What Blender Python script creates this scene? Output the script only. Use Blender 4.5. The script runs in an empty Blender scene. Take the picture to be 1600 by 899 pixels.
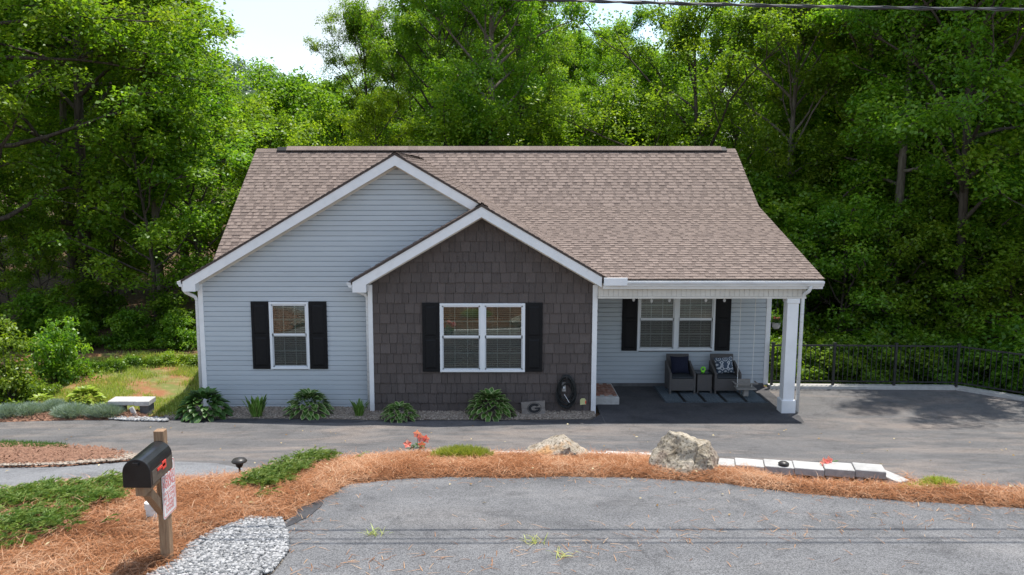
import bpy, bmesh, math, random
import numpy as np
from mathutils import Vector, Matrix, noise
from mathutils.geometry import delaunay_2d_cdt
R = math.radians
S = bpy.context.scene
COL = S.collection

# ------------------------------------------------------------------ camera, sky, sun, exposure
CAM = Vector((0, -18.3, 5.3)); PITCH = math.atan(182/1300.0); FPX = 1300.0; PCX = 768.0; PCY = 449.5
cam = bpy.data.cameras.new('camera'); co = bpy.data.objects.new('camera', cam); COL.objects.link(co)
cam.sensor_width = 36; cam.lens = FPX/1600*36; cam.shift_x = 32/1600; cam.clip_start = .1; cam.clip_end = 3000
co.location = CAM; co.rotation_euler = (R(90)-PITCH, 0, 0); S.camera = co

SUN_DIR = Vector((.20, .235, 1.0)).normalized()          # towards the sun
EL = math.asin(SUN_DIR.z); AZ = math.atan2(SUN_DIR.x, SUN_DIR.y)
W = bpy.data.worlds.new('World'); S.world = W; W.use_nodes = True
wt = W.node_tree; wt.nodes.clear()
def wn(t, **k):
    n = wt.nodes.new(t)
    for a, b in k.items(): setattr(n, a, b)
    return n
sky = wn('ShaderNodeTexSky', sky_type='NISHITA', sun_disc=False, sun_elevation=EL, sun_rotation=AZ, altitude=500, air_density=1.2, dust_density=.9, ozone_density=1.2)
tc = wn('ShaderNodeTexCoord'); mp = wn('ShaderNodeMapping'); mp.inputs['Scale'].default_value = (1.6, 1.6, 4.2); mp.inputs['Location'].default_value = (.35, .2, .1)
cn = wn('ShaderNodeTexNoise'); cn.inputs['Scale'].default_value = 1.7; cn.inputs['Detail'].default_value = 9; cn.inputs['Roughness'].default_value = .55
cr = wn('ShaderNodeValToRGB'); cr.color_ramp.elements[0].position = .42; cr.color_ramp.elements[1].position = .66
cr.color_ramp.elements[0].color = (.05, .05, .05, 1); cr.color_ramp.elements[1].color = (.95, .95, .95, 1)
mx = wn('ShaderNodeMixRGB'); mx.inputs['Color2'].default_value = (3.45, 3.5, 3.55, 1)
bg = wn('ShaderNodeBackground'); bg.inputs['Strength'].default_value = .118
ow = wn('ShaderNodeOutputWorld')
L = wt.links.new
L(tc.outputs['Generated'], mp.inputs['Vector']); L(mp.outputs[0], cn.inputs['Vector']); L(cn.outputs['Fac'], cr.inputs['Fac'])
L(cr.outputs['Color'], mx.inputs['Fac']); L(sky.outputs[0], mx.inputs['Color1']); L(mx.outputs[0], bg.inputs['Color']); L(bg.outputs[0], ow.inputs['Surface'])
sl = bpy.data.lights.new('sun', 'SUN'); sl.energy = 2.8; sl.angle = R(.55); sl.color = (1, .955, .89)
so = bpy.data.objects.new('sun', sl); COL.objects.link(so); so.location = (20, 20, 60)
so.rotation_euler = SUN_DIR.to_track_quat('Z', 'Y').to_euler()
S.view_settings.view_transform = 'Standard'; S.view_settings.look = 'None'; S.view_settings.gamma = 1
S.view_settings.exposure = 1.2
S.render.engine = 'CYCLES'
S.cycles.max_bounces = 7; S.cycles.diffuse_bounces = 4; S.cycles.glossy_bounces = 3; S.cycles.transmission_bounces = 4; S.cycles.transparent_max_bounces = 8
S.cycles.caustics_reflective = False; S.cycles.caustics_refractive = False

# ------------------------------------------------------------------ terrain height
DK = [(-40,1.72),(5,1.7),(7,1.65),(8,1.58),(9,1.47),(10,1.32),(11.3,1.1),(12.3,.88),(13.4,.62),(15,.3),(16.2,.08),(17.2,-.06),(18,-.1),(400,-.1)]
DKX = np.array([a for a, b in DK]); DKZ = np.array([b for a, b in DK])
def sstep(a, b, x):
    t = min(1, max(0, (x-a)/(b-a))); return t*t*(3-2*t)
def hz(x, y):
    z = float(np.interp(y+18.3, DKX, DKZ))
    if y > 0:                                            # lawn rises to the wood on the left
        z += sstep(-6.8, -9.5, x)*min(y, 13)*.03
    if y > 12: z += min(y-12, 60)*.03*(1-sstep(4, 12, x))
    if 3.49 < x < 5.60:                                  # hollow in front of the block wall
        yf = -6.790+-0.2478*(x-3.090)-.30
        z -= .26*sstep(3.49, 4.09, x)*sstep(5.60, 5.37, x)*sstep(yf-.95, yf-.05, y)*sstep(yf+.29, yf+.24, y)
    # ground falls away beyond the railing
    e = max(-(y-2.45)*-1 if x > 6.9 else -1, 0)
    a = y-2.45
    b = (x-11.75)*.72+(y-1.95)*.70
    k = a if x < 11.6 else max(a, b) if y > 0 else b
    if x > 7 and k > 0: z -= min(k*.45, 3.2)*sstep(6.9, 7.6, x)
    return z
def ray(u, v):
    a = (u-PCX)/FPX; b = (PCY-v)/FPX; c, s = math.cos(PITCH), math.sin(PITCH)
    return Vector((a, c+b*s, -s+b*c))
def gpt(u, v, off=0):                                    # where a sight line meets the terrain
    r = ray(u, v); t = 2.0
    while t < 90:
        p = CAM+r*t
        if p.z < hz(p.x, p.y)+off: break
        t += .02
    return (p.x, p.y)

# ------------------------------------------------------------------ helpers
WLOC = {}
def setp(o, label=None, cat=None, group=None, kind=None):
    if label: o['label'] = label
    if cat: o['category'] = cat
    if group: o['group'] = group
    if kind: o['kind'] = kind
    return o
def thing(name, loc, label, cat, group=None):
    o = bpy.data.objects.new(name, None); COL.objects.link(o); o.empty_display_size = .1
    o.location = loc; WLOC[o.name] = Vector(loc)
    return setp(o, label, cat, group)
def link(name, me, loc, parent=None, kind=None):
    o = bpy.data.objects.new(name, me); COL.objects.link(o)
    loc = Vector(loc); WLOC[o.name] = loc
    if parent is not None:
        o.parent = parent; o.location = loc-WLOC[parent.name]
    else: o.location = loc
    if kind: o['kind'] = kind
    return o
class MB:
    def __init__(s): s.v = []; s.f = []; s.tone = []
    def add(s, vs, fs, tone=None):
        n = len(s.v); s.v += [tuple(p) for p in vs]; s.f += [tuple(i+n for i in f) for f in fs]
        s.tone += [random.random() if tone is None else tone]*len(fs); return s
    def box(s, x0, x1, y0, y1, z0, z1, M=None, tone=None):
        vs = [(x0,y0,z0),(x1,y0,z0),(x1,y1,z0),(x0,y1,z0),(x0,y0,z1),(x1,y0,z1),(x1,y1,z1),(x0,y1,z1)]
        if M is not None: vs = [M@Vector(p) for p in vs]
        return s.add(vs, [(0,3,2,1),(4,5,6,7),(0,1,5,4),(1,2,6,5),(2,3,7,6),(3,0,4,7)], tone)
    def prism(s, poly, y0, y1, M=None, tone=None):          # poly in x,z (counter-clockwise seen from -y)
        n = len(poly); vs = [(x, y0, z) for x, z in poly]+[(x, y1, z) for x, z in poly]
        if M is not None: vs = [M@Vector(p) for p in vs]
        fs = [tuple(range(n)), tuple(range(2*n-1, n-1, -1))]+[(i, i+n, (i+1) % n+n, (i+1) % n) for i in range(n)]
        return s.add(vs, fs, tone)
    def tube(s, pts, rad, seg=8, cap=True, tone=None):
        pts = [Vector(p) for p in pts]; n = len(pts)
        if not hasattr(rad, '__len__'): rad = [rad]*n
        vs = []; ref = None
        for i, p in enumerate(pts):
            t = (pts[min(i+1, n-1)]-pts[max(i-1, 0)]).normalized()
            if ref is None: ref = t.orthogonal().normalized()
            ref = (ref-t*ref.dot(t)); ref = ref.normalized() if ref.length > 1e-6 else t.orthogonal().normalized()
            b = t.cross(ref)
            for k in range(seg):
                a = 2*math.pi*k/seg; vs.append(p+(ref*math.cos(a)+b*math.sin(a))*rad[i])
        fs = [(i*seg+k, i*seg+(k+1) % seg, (i+1)*seg+(k+1) % seg, (i+1)*seg+k) for i in range(n-1) for k in range(seg)]
        if cap: fs += [tuple(range(seg-1, -1, -1)), tuple(range((n-1)*seg, n*seg))]
        return s.add(vs, fs, tone)
    def lathe(s, prof, c, seg=16, tone=None):               # prof: (r, z) from bottom to top
        c = Vector(c); vs = []; n = len(prof)
        for r, z in prof:
            for k in range(seg):
                a = 2*math.pi*k/seg; vs.append(c+Vector((r*math.cos(a), r*math.sin(a), z)))
        fs = [(i*seg+k, i*seg+(k+1) % seg, (i+1)*seg+(k+1) % seg, (i+1)*seg+k) for i in range(n-1) for k in range(seg)]
        fs += [tuple(range(seg-1, -1, -1)), tuple(range((n-1)*seg, n*seg))]
        return s.add(vs, fs, tone)
    def mesh(s, name, mat, origin=None, smooth=False, bevel=0):
        V = np.array(s.v, dtype=float)
        if origin is None:
            lo, hi = V.min(0), V.max(0); origin = Vector(((lo[0]+hi[0])/2, (lo[1]+hi[1])/2, lo[2]))
        me = bpy.data.meshes.new(name); me.from_pydata([(a-origin.x, b-origin.y, c-origin.z) for a, b, c in s.v], [], s.f)
        at = me.attributes.new('tone', 'FLOAT', 'FACE'); at.data.foreach_set('value', s.tone)
        if bevel:
            bm = bmesh.new(); bm.from_mesh(me); bmesh.ops.bevel(bm, geom=bm.edges[:], offset=bevel, segments=1, affect='EDGES', clamp_overlap=True); bm.to_mesh(me); bm.free()
        for m in (mat if isinstance(mat, (list, tuple)) else [mat]): me.materials.append(m)
        if smooth: me.polygons.foreach_set('use_smooth', [True]*len(me.polygons))
        me.update(); return me, origin
    def obj(s, name, mat, parent=None, kind=None, smooth=False, bevel=0, origin=None):
        me, o = s.mesh(name, mat, origin, smooth, bevel); return link(name, me, o, parent, kind)
def npmesh(name, V, F, tone, mat, smooth=False):             # fast mesh from arrays; F is (n, k)
    me = bpy.data.meshes.new(name); k = F.shape[1]
    me.vertices.add(len(V)); me.vertices.foreach_set('co', V.astype(np.float32).ravel())
    me.loops.add(F.size); me.loops.foreach_set('vertex_index', F.astype(np.int32).ravel())
    me.polygons.add(len(F)); me.polygons.foreach_set('loop_start', np.arange(0, F.size, k, dtype=np.int32))
    me.update(calc_edges=True)
    if tone is not None:
        at = me.attributes.new('tone', 'FLOAT', 'FACE'); at.data.foreach_set('value', tone.astype(np.float32))
    if smooth: me.polygons.foreach_set('use_smooth', np.ones(len(F), dtype=bool))
    me.materials.append(mat); me.validate(); return me

# ------------------------------------------------------------------ materials
def newmat(name):
    m = bpy.data.materials.new(name); m.use_nodes = True; nt = m.node_tree; nt.nodes.clear()
    def N(t, **k):
        n = nt.nodes.new(t)
        for a, b in k.items():
            if a in n.bl_rna.properties.keys(): setattr(n, a, b)
            else: n.inputs[a].default_value = b
        return n
    return m, nt, N, nt.links.new
def rgba(c): return (c[0], c[1], c[2], 1)
def surf(name, c1, c2, scale=6, rough=.7, bump=.0, bscale=None, tone=None, objrand=0, stretch=None, spec=.4, detail=6, fine=None, lo=.35, hi=.65, metallic=0):
    """two-colour noise surface; tone: colour mixed in by the per-face attribute; fine: (colour, scale, amount) speckle"""
    m, nt, N, K = newmat(name)
    g = N('ShaderNodeNewGeometry'); mp = N('ShaderNodeMapping'); K(g.outputs['Position'], mp.inputs['Vector'])
    if stretch: mp.inputs['Scale'].default_value = stretch
    n1 = N('ShaderNodeTexNoise', Scale=scale, Detail=detail, Roughness=.6); K(mp.outputs[0], n1.inputs['Vector'])
    rp = N('ShaderNodeValToRGB'); rp.color_ramp.elements[0].position = lo; rp.color_ramp.elements[1].position = hi
    rp.color_ramp.elements[0].color = rgba(c1); rp.color_ramp.elements[1].color = rgba(c2)
    K(n1.outputs['Fac'], rp.inputs['Fac']); out = rp.outputs['Color']
    if tone:
        at = N('ShaderNodeAttribute', attribute_name='tone')
        mm = N('ShaderNodeMixRGB', blend_type='MIX'); mm.inputs['Color2'].default_value = rgba(tone)
        K(at.outputs['Fac'], mm.inputs['Fac']); K(out, mm.inputs['Color1']); out = mm.outputs['Color']
    if fine:
        n2 = N('ShaderNodeTexNoise', Scale=fine[1], Detail=2, Roughness=.5); K(mp.outputs[0], n2.inputs['Vector'])
        r2 = N('ShaderNodeValToRGB'); r2.color_ramp.elements[0].position = .5; r2.color_ramp.elements[1].position = .72
        r2.color_ramp.elements[0].color = (0,0,0,1); r2.color_ramp.elements[1].color = (fine[2],)*3+(1,)
        K(n2.outputs['Fac'], r2.inputs['Fac'])
        mm = N('ShaderNodeMixRGB'); mm.inputs['Color2'].default_value = rgba(fine[0]); K(r2.outputs['Color'], mm.inputs['Fac']); K(out, mm.inputs['Color1']); out = mm.outputs['Color']
    if objrand:
        oi = N('ShaderNodeObjectInfo'); hs = N('ShaderNodeHueSaturation'); mr = N('ShaderNodeMapRange')
        mr.inputs['To Min'].default_value = 1-objrand; mr.inputs['To Max'].default_value = 1+objrand
        K(oi.outputs['Random'], mr.inputs['Value']); K(mr.outputs[0], hs.inputs['Value']); K(out, hs.inputs['Color']); out = hs.outputs['Color']
    b = N('ShaderNodeBsdfPrincipled'); b.inputs['Roughness'].default_value = rough; b.inputs['Specular IOR Level'].default_value = spec; b.inputs['Metallic'].default_value = metallic
    K(out, b.inputs['Base Color'])
    if bump:
        nb = N('ShaderNodeTexNoise', Scale=bscale or scale*6, Detail=5, Roughness=.6); K(mp.outputs[0], nb.inputs['Vector'])
        bp = N('ShaderNodeBump', Strength=bump, Distance=.02); K(nb.outputs['Fac'], bp.inputs['Height']); K(bp.outputs[0], b.inputs['Normal'])
    o = N('ShaderNodeOutputMaterial'); K(b.outputs[0], o.inputs['Surface']); return m
def leafmat(name, dark, mid, light, trans=.45, objrand=.12, gloss=.08):
    m, nt, N, K = newmat(name)
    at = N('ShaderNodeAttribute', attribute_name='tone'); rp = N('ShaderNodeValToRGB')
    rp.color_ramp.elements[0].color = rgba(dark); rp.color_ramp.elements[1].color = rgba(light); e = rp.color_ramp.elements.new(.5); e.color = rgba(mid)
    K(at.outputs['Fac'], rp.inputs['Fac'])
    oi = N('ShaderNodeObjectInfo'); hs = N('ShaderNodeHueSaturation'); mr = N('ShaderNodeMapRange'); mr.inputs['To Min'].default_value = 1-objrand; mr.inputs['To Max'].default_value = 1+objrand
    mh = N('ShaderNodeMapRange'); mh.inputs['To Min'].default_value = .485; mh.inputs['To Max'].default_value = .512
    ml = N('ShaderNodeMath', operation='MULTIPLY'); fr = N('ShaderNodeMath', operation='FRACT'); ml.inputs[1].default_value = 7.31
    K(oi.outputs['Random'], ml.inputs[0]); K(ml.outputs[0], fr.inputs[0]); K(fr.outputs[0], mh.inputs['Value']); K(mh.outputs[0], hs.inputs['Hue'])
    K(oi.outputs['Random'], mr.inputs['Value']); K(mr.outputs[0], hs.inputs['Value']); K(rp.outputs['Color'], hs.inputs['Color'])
    d = N('ShaderNodeBsdfDiffuse'); t = N('ShaderNodeBsdfTranslucent'); mxs = N('ShaderNodeMixShader', Fac=trans)
    tcn = N('ShaderNodeMixRGB', blend_type='MULTIPLY', Fac=1.0); tcn.inputs['Color2'].default_value = (1.35, 1.38, .55, 1)
    K(hs.outputs[0], d.inputs['Color']); K(hs.outputs[0], tcn.inputs['Color1']); K(tcn.outputs[0], t.inputs['Color'])
    K(d.outputs[0], mxs.inputs[1]); K(t.outputs[0], mxs.inputs[2])
    g = N('ShaderNodeBsdfGlossy', Roughness=.42); g.inputs['Color'].default_value = (.8, .85, .8, 1); m2 = N('ShaderNodeMixShader', Fac=gloss)
    K(mxs.outputs[0], m2.inputs[1]); K(g.outputs[0], m2.inputs[2])
    o = N('ShaderNodeOutputMaterial'); K(m2.outputs[0], o.inputs['Surface']); return m
def asphalt(name, base, light, dust, crack=.5, agg=260, aggamt=.5, dustlo=.5, dusthi=.78):
    m, nt, N, K = newmat(name)
    g = N('ShaderNodeNewGeometry'); P = g.outputs['Position']
    n1 = N('ShaderNodeTexNoise', Scale=1.1, Detail=7, Roughness=.62); K(P, n1.inputs['Vector'])
    rp = N('ShaderNodeValToRGB'); rp.color_ramp.elements[0].position = .32; rp.color_ramp.elements[1].position = .7; rp.color_ramp.elements[0].color = rgba(base); rp.color_ramp.elements[1].color = rgba(light); K(n1.outputs['Fac'], rp.inputs['Fac'])
    mp = N('ShaderNodeMapping'); mp.inputs['Scale'].default_value = (.42, 1.1, 1); mp.inputs['Location'].default_value = (3.1, 1.7, 0); K(P, mp.inputs['Vector'])
    n2 = N('ShaderNodeTexNoise', Scale=.8, Detail=8, Roughness=.66, Distortion=.6); K(mp.outputs[0], n2.inputs['Vector'])
    r2 = N('ShaderNodeValToRGB'); r2.color_ramp.elements[0].position = dustlo; r2.color_ramp.elements[1].position = dusthi; r2.color_ramp.elements[0].color = (0,0,0,1); r2.color_ramp.elements[1].color = (.85,)*3+(1,); K(n2.outputs['Fac'], r2.inputs['Fac'])
    m1 = N('ShaderNodeMixRGB'); m1.inputs['Color2'].default_value = rgba(dust); K(r2.outputs[0], m1.inputs['Fac']); K(rp.outputs[0], m1.inputs['Color1'])
    v = N('ShaderNodeTexVoronoi', Scale=agg/4); K(P, v.inputs['Vector'])
    r3 = N('ShaderNodeValToRGB'); r3.color_ramp.elements[0].position = .15; r3.color_ramp.elements[1].position = .85; r3.color_ramp.elements[0].color = (1-aggamt,)*3+(1,); r3.color_ramp.elements[1].color = (1+aggamt,)*3+(1,)
    sx = N('ShaderNodeSeparateColor'); K(v.outputs['Color'], sx.inputs[0]); K(sx.outputs[0], r3.inputs['Fac'])
    m2 = N('ShaderNodeMixRGB', blend_type='MULTIPLY', Fac=1.0); K(m1.outputs[0], m2.inputs['Color1']); K(r3.outputs[0], m2.inputs['Color2'])
    ns = N('ShaderNodeTexNoise', Scale=2.3, Detail=5, Roughness=.7); K(P, ns.inputs['Vector']); rs = N('ShaderNodeValToRGB'); rs.color_ramp.elements[0].position = .27; rs.color_ramp.elements[1].position = .5; rs.color_ramp.elements[0].color = (.62,.62,.63,1); rs.color_ramp.elements[1].color = (1,1,1,1); K(ns.outputs['Fac'], rs.inputs['Fac'])
    ms = N('ShaderNodeMixRGB', blend_type='MULTIPLY', Fac=1.0); K(m2.outputs[0], ms.inputs['Color1']); K(rs.outputs[0], ms.inputs['Color2']); m2 = ms
    # fine cracks
    nd = N('ShaderNodeTexNoise', Scale=1.3, Detail=4); K(P, nd.inputs['Vector'])
    md = N('ShaderNodeMixRGB', Fac=.35); K(P, md.inputs['Color1']); K(nd.outputs['Color'], md.inputs['Color2'])
    vc = N('ShaderNodeTexVoronoi', Scale=.75, feature='DISTANCE_TO_EDGE'); K(md.outputs[0], vc.inputs['Vector'])
    rc = N('ShaderNodeValToRGB'); rc.color_ramp.elements[0].position = .0; rc.color_ramp.elements[1].position = .012; rc.color_ramp.elements[0].color = (1-crack,)*3+(1,); rc.color_ramp.elements[1].color = (1,1,1,1); K(vc.outputs['Distance'], rc.inputs['Fac'])
    m3 = N('ShaderNodeMixRGB', blend_type='MULTIPLY', Fac=1.0); K(m2.outputs[0], m3.inputs['Color1']); K(rc.outputs[0], m3.inputs['Color2'])
    b = N('ShaderNodeBsdfPrincipled', Roughness=.88); b.inputs['Specular IOR Level'].default_value = .3; K(m3.outputs[0], b.inputs['Base Color'])
    nb = N('ShaderNodeTexNoise', Scale=90, Detail=4); K(P, nb.inputs['Vector']); bp = N('ShaderNodeBump', Strength=.35, Distance=.01); K(nb.outputs['Fac'], bp.inputs['Height']); K(bp.outputs[0], b.inputs['Normal'])
    o = N('ShaderNodeOutputMaterial'); K(b.outputs[0], o.inputs['Surface']); return m
def glassmat(name, refl, tint):
    m, nt, N, K = newmat(name)
    f = N('ShaderNodeFresnel', IOR=1.52); mu = N('ShaderNodeMath', operation='MULTIPLY_ADD'); mu.inputs[1].default_value = 1.2; mu.inputs[2].default_value = refl; K(f.outputs[0], mu.inputs[0])
    t = N('ShaderNodeBsdfTransparent'); t.inputs['Color'].default_value = rgba(tint); g = N('ShaderNodeBsdfGlossy', Roughness=.012); x = N('ShaderNodeMixShader')
    K(mu.outputs[0], x.inputs['Fac']); K(t.outputs[0], x.inputs[1]); K(g.outputs[0], x.inputs[2]); o = N('ShaderNodeOutputMaterial'); K(x.outputs[0], o.inputs['Surface']); return m
def screenmat(name, c, a):
    m, nt, N, K = newmat(name); t = N('ShaderNodeBsdfTransparent'); d = N('ShaderNodeBsdfDiffuse'); d.inputs['Color'].default_value = rgba(c); x = N('ShaderNodeMixShader', Fac=a)
    K(t.outputs[0], x.inputs[1]); K(d.outputs[0], x.inputs[2]); o = N('ShaderNodeOutputMaterial'); K(x.outputs[0], o.inputs['Surface']); return m

M = {}
M['siding'] = surf('siding_blue_grey', (.47,.512,.54), (.50,.542,.57), 1.4, .55, .06, 60, objrand=.025, stretch=(.5,1,3))
M['shake'] = surf('shake_brown', (.086,.069,.062), (.120,.099,.090), 9, .75, .5, 26, tone=(.100,.080,.072), objrand=.13, stretch=(9,1,.9))
M['trim'] = surf('white_trim', (.78,.79,.79), (.84,.84,.835), 2.2, .45, .03, 40, fine=((.5,.49,.46), 5, .15))
M['cream'] = surf('cream_soffit', (.62,.585,.52), (.70,.665,.60), 2, .6)
M['gutter'] = surf('gutter_white', (.68,.69,.69), (.78,.78,.77), 3, .4, fine=((.42,.40,.37), 7, .3), stretch=(.6,1,4))
M['black'] = surf('shutter_black', (.008,.008,.009), (.012,.012,.013), 20, .6, .1, 80, spec=.2)
M['vinyl'] = surf('window_vinyl', (.74,.77,.79), (.79,.81,.82), 3, .35)
M['glass'] = glassmat('window_glass', .06, (.82,.88,.84)); M['glass_screen'] = glassmat('window_glass_lower', .02, (.8,.84,.82))
M['screen'] = screenmat('insect_screen', (.06,.065,.07), .22)
M['blind'] = surf('blind_cream', (.64,.65,.60), (.72,.73,.68), 4, .5)
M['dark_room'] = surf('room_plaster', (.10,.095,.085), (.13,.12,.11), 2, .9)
M['shingle'] = surf('asphalt_shingle', (.185,.142,.120), (.262,.205,.176), 30, .92, .5, 160, tone=(.088,.066,.057), fine=((.40,.335,.295), 55, .5), spec=.2)
M['roof_deck'] = surf('roof_underlay', (.06,.046,.04), (.09,.07,.06), 9, .95)
M['foundation'] = surf('foundation_block', (.10,.10,.10), (.16,.155,.15), 5, .9, .4)
M['concrete'] = surf('concrete_pale', (.42,.405,.375), (.54,.525,.49), 5, .9, .3, 60, fine=((.36,.34,.31), 14, .4))
M['block'] = surf('concrete_block', (.38,.37,.35), (.50,.49,.465), 4, .92, .5, 70, fine=((.3,.29,.27), 18, .45), objrand=.06)
M['brick'] = surf('brick_red', (.26,.10,.06), (.36,.19,.13), 7, .9, .4, 60, objrand=.2, fine=((.5,.42,.36), 9, .5))
M['drive'] = asphalt('drive_asphalt', (.098,.095,.095), (.135,.130,.127), (.25,.205,.172), .15, 420, .28, .49, .76)
M['drive_dark'] = asphalt('dark_asphalt', (.05,.05,.053), (.075,.073,.076), (.10,.092,.088), .15, 300, .22)
M['road'] = asphalt('road_asphalt', (.108,.108,.110), (.16,.159,.16), (.21,.198,.187), .2, 480, .42, .52, .85)
M['street'] = asphalt('street_asphalt', (.165,.167,.172), (.205,.206,.209), (.24,.228,.215), .15, 420, .28, .56, .9)
M['straw_bed'] = surf('straw_bed', (.10,.045,.022), (.23,.105,.05), 14, .95, .8, 60, fine=((.5,.27,.13), 60, .5))
M['straw'] = None
M['bark_mulch'] = surf('bark_mulch', (.16,.075,.045), (.30,.16,.10), 18, .95, .9, 50, fine=((.42,.27,.18), 40, .6))
M['dirt'] = surf('forest_floor', (.07,.042,.022), (.15,.085,.045), 3, .98, .7, 20, fine=((.05,.07,.02), 5, .5))
M['lawn'] = surf('lawn_soil', (.27,.12,.055), (.15,.17,.045), 1.1, .98, .6, 25, fine=((.36,.26,.13), 6, .5), lo=.40, hi=.58)
M['white_stone'] = surf('white_gravel', (.34,.34,.34), (.56,.55,.53), 60, .85, .2, tone=(.10,.105,.11))
M['pea_stone'] = surf('pea_gravel', (.36,.29,.22), (.52,.45,.37), 50, .85, tone=(.20,.155,.12))
M['gravel_bed'] = surf('gravel_bed', (.20,.165,.13), (.36,.31,.25), 45, .95, .9, 60)
M['metal_black'] = surf('railing_black', (.02,.02,.021), (.035,.035,.035), 9, .42)
M['wood_post'] = surf('treated_timber', (.22,.13,.075), (.36,.235,.14), 7, .8, .3, 30, stretch=(14,14,.8))
M['plastic_black'] = surf('mailbox_black', (.010,.010,.011), (.02,.02,.021), 6, .3)
M['steel_grey'] = surf('mailbox_side', (.05,.055,.048), (.11,.10,.085), 7, .3, spec=.6)
M['red'] = surf('red_paint', (.70,.05,.035), (.80,.08,.055), 5, .5)
M['sign_white'] = surf('sign_white', (.72,.71,.68), (.80,.79,.77), 3, .5)
M['pvc'] = surf('pvc_white', (.68,.66,.62), (.78,.77,.74), 4, .45, fine=((.35,.30,.24), 9, .4))
M['wicker'] = surf('grey_wicker', (.085,.077,.072), (.16,.148,.14), 90, .8, .8, 150, stretch=(1,1,2.2))
M['navy'] = surf('navy_cloth', (.006,.008,.022), (.011,.014,.034), 30, .9, .3, 200)
M['cushion_dark'] = surf('charcoal_cushion', (.03,.034,.04), (.045,.05,.056), 30, .9)
M['glass_black'] = surf('table_top_dark', (.008,.01,.012), (.012,.014,.016), 5, .15)
M['lime'] = surf('lime_plastic', (.16,.62,.02), (.25,.75,.04), 5, .4)
M['rope'] = surf('white_rope', (.68,.67,.64), (.76,.75,.72), 60, .8)
M['grey_wood'] = surf('weathered_wood', (.22,.20,.18), (.36,.34,.31), 9, .85, .4, 40, stretch=(1,8,8))
M['plaque'] = surf('plaque_wood', (.17,.145,.125), (.27,.24,.21), 8, .85, .3, 40, stretch=(1,6,9))
M['ink'] = surf('black_ink', (.008,.008,.009), (.012,.012,.013), 9, .6)
M['hose'] = surf('hose_black', (.010,.012,.012), (.022,.025,.025), 9, .45)
M['plaque_yellow'] = surf('plaque_yellow', (.52,.52,.22), (.60,.59,.30), 9, .6)
M['bark'] = surf('bark_grey', (.045,.034,.026), (.115,.092,.075), 5, .95, .9, 18, stretch=(3,3,.5))
M['bark_pale'] = surf('bark_pale', (.11,.09,.07), (.21,.18,.15), 5, .95, .8, 18, stretch=(3,3,.5))
M['straw'] = leafmat('pine_straw', (.12,.047,.023), (.36,.155,.070), (.56,.37,.235), .0, 0, 0)
M['leaf'] = leafmat('tree_leaf', (.082,.185,.016), (.185,.325,.026), (.33,.45,.045), .55, gloss=.025)
M['leaf_lime'] = leafmat('tree_leaf_lime', (.14,.23,.012), (.26,.35,.018), (.38,.45,.03), .5, gloss=.02)
M['leaf_dark'] = leafmat('tree_leaf_dark', (.070,.165,.016), (.155,.280,.024), (.265,.385,.036), .54, gloss=.02)
M['leaf_hill_haze'] = leafmat('hill_leaf_haze', (.075,.125,.085), (.105,.165,.105), (.14,.205,.125), .3)  # bluish distance haze is mixed into the leaf colour
M['bush_leaf'] = leafmat('bush_leaf', (.08,.16,.012), (.17,.29,.02), (.28,.39,.035), .48, gloss=.03)
M['hill_ground'] = surf('hill_ground', (.05,.085,.05), (.07,.11,.06), .05, .95)
M['hosta'] = None
M['juniper'] = leafmat('juniper_green', (.045,.11,.022), (.105,.195,.035), (.24,.31,.075), .25, gloss=.02)
M['grass'] = leafmat('grass_blade', (.19,.25,.04), (.33,.40,.065), (.50,.50,.15), .35, gloss=.03)
M['silver'] = leafmat('silver_foliage', (.17,.24,.18), (.29,.37,.30), (.40,.48,.40), .2, gloss=.03)
M['plant_green'] = leafmat('plant_green', (.03,.10,.012), (.07,.17,.02), (.13,.25,.03), .35)
M['petal'] = leafmat('coral_petal', (.80,.16,.14), (.88,.27,.22), (.92,.42,.34), .3, gloss=.02)
M['cable'] = surf('overhead_cable', (.035,.036,.04), (.07,.072,.078), 9, .5)
M['lamp_dark'] = surf('bronze_lamp', (.03,.026,.022), (.05,.044,.038), 9, .4)
def hostamat(name, mid, edge):
    m, nt, N, K = newmat(name)
    at = N('ShaderNodeAttribute', attribute_name='edge'); rp = N('ShaderNodeValToRGB'); rp.color_ramp.elements[0].position = .55; rp.color_ramp.elements[1].position = .9; rp.color_ramp.elements[0].color = rgba(mid); rp.color_ramp.elements[1].color = rgba(edge); K(at.outputs['Fac'], rp.inputs['Fac'])
    oi = N('ShaderNodeObjectInfo'); hs = N('ShaderNodeHueSaturation'); mr = N('ShaderNodeMapRange'); mr.inputs['To Min'].default_value = .7; mr.inputs['To Max'].default_value = 1.3; K(oi.outputs['Random'], mr.inputs['Value']); K(mr.outputs[0], hs.inputs['Value']); K(rp.outputs[0], hs.inputs['Color'])
    d = N('ShaderNodeBsdfPrincipled', Roughness=.45); K(hs.outputs[0], d.inputs['Base Color']); t = N('ShaderNodeBsdfTranslucent'); K(hs.outputs[0], t.inputs['Color']); x = N('ShaderNodeMixShader', Fac=.22); K(d.outputs[0], x.inputs[1]); K(t.outputs[0], x.inputs[2])
    o = N('ShaderNodeOutputMaterial'); K(x.outputs[0], o.inputs['Surface']); return m
M['hosta'] = hostamat('hosta_leaf', (.065,.155,.018), (.50,.54,.25)); M['hosta_green'] = hostamat('hosta_leaf_dark', (.048,.125,.02), (.13,.22,.05)); M['hosta_gold'] = hostamat('hosta_leaf_gold', (.22,.32,.02), (.38,.44,.06))
M['hosta_vivid'] = hostamat('hosta_leaf_small', (.10,.22,.025), (.32,.44,.12))
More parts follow.
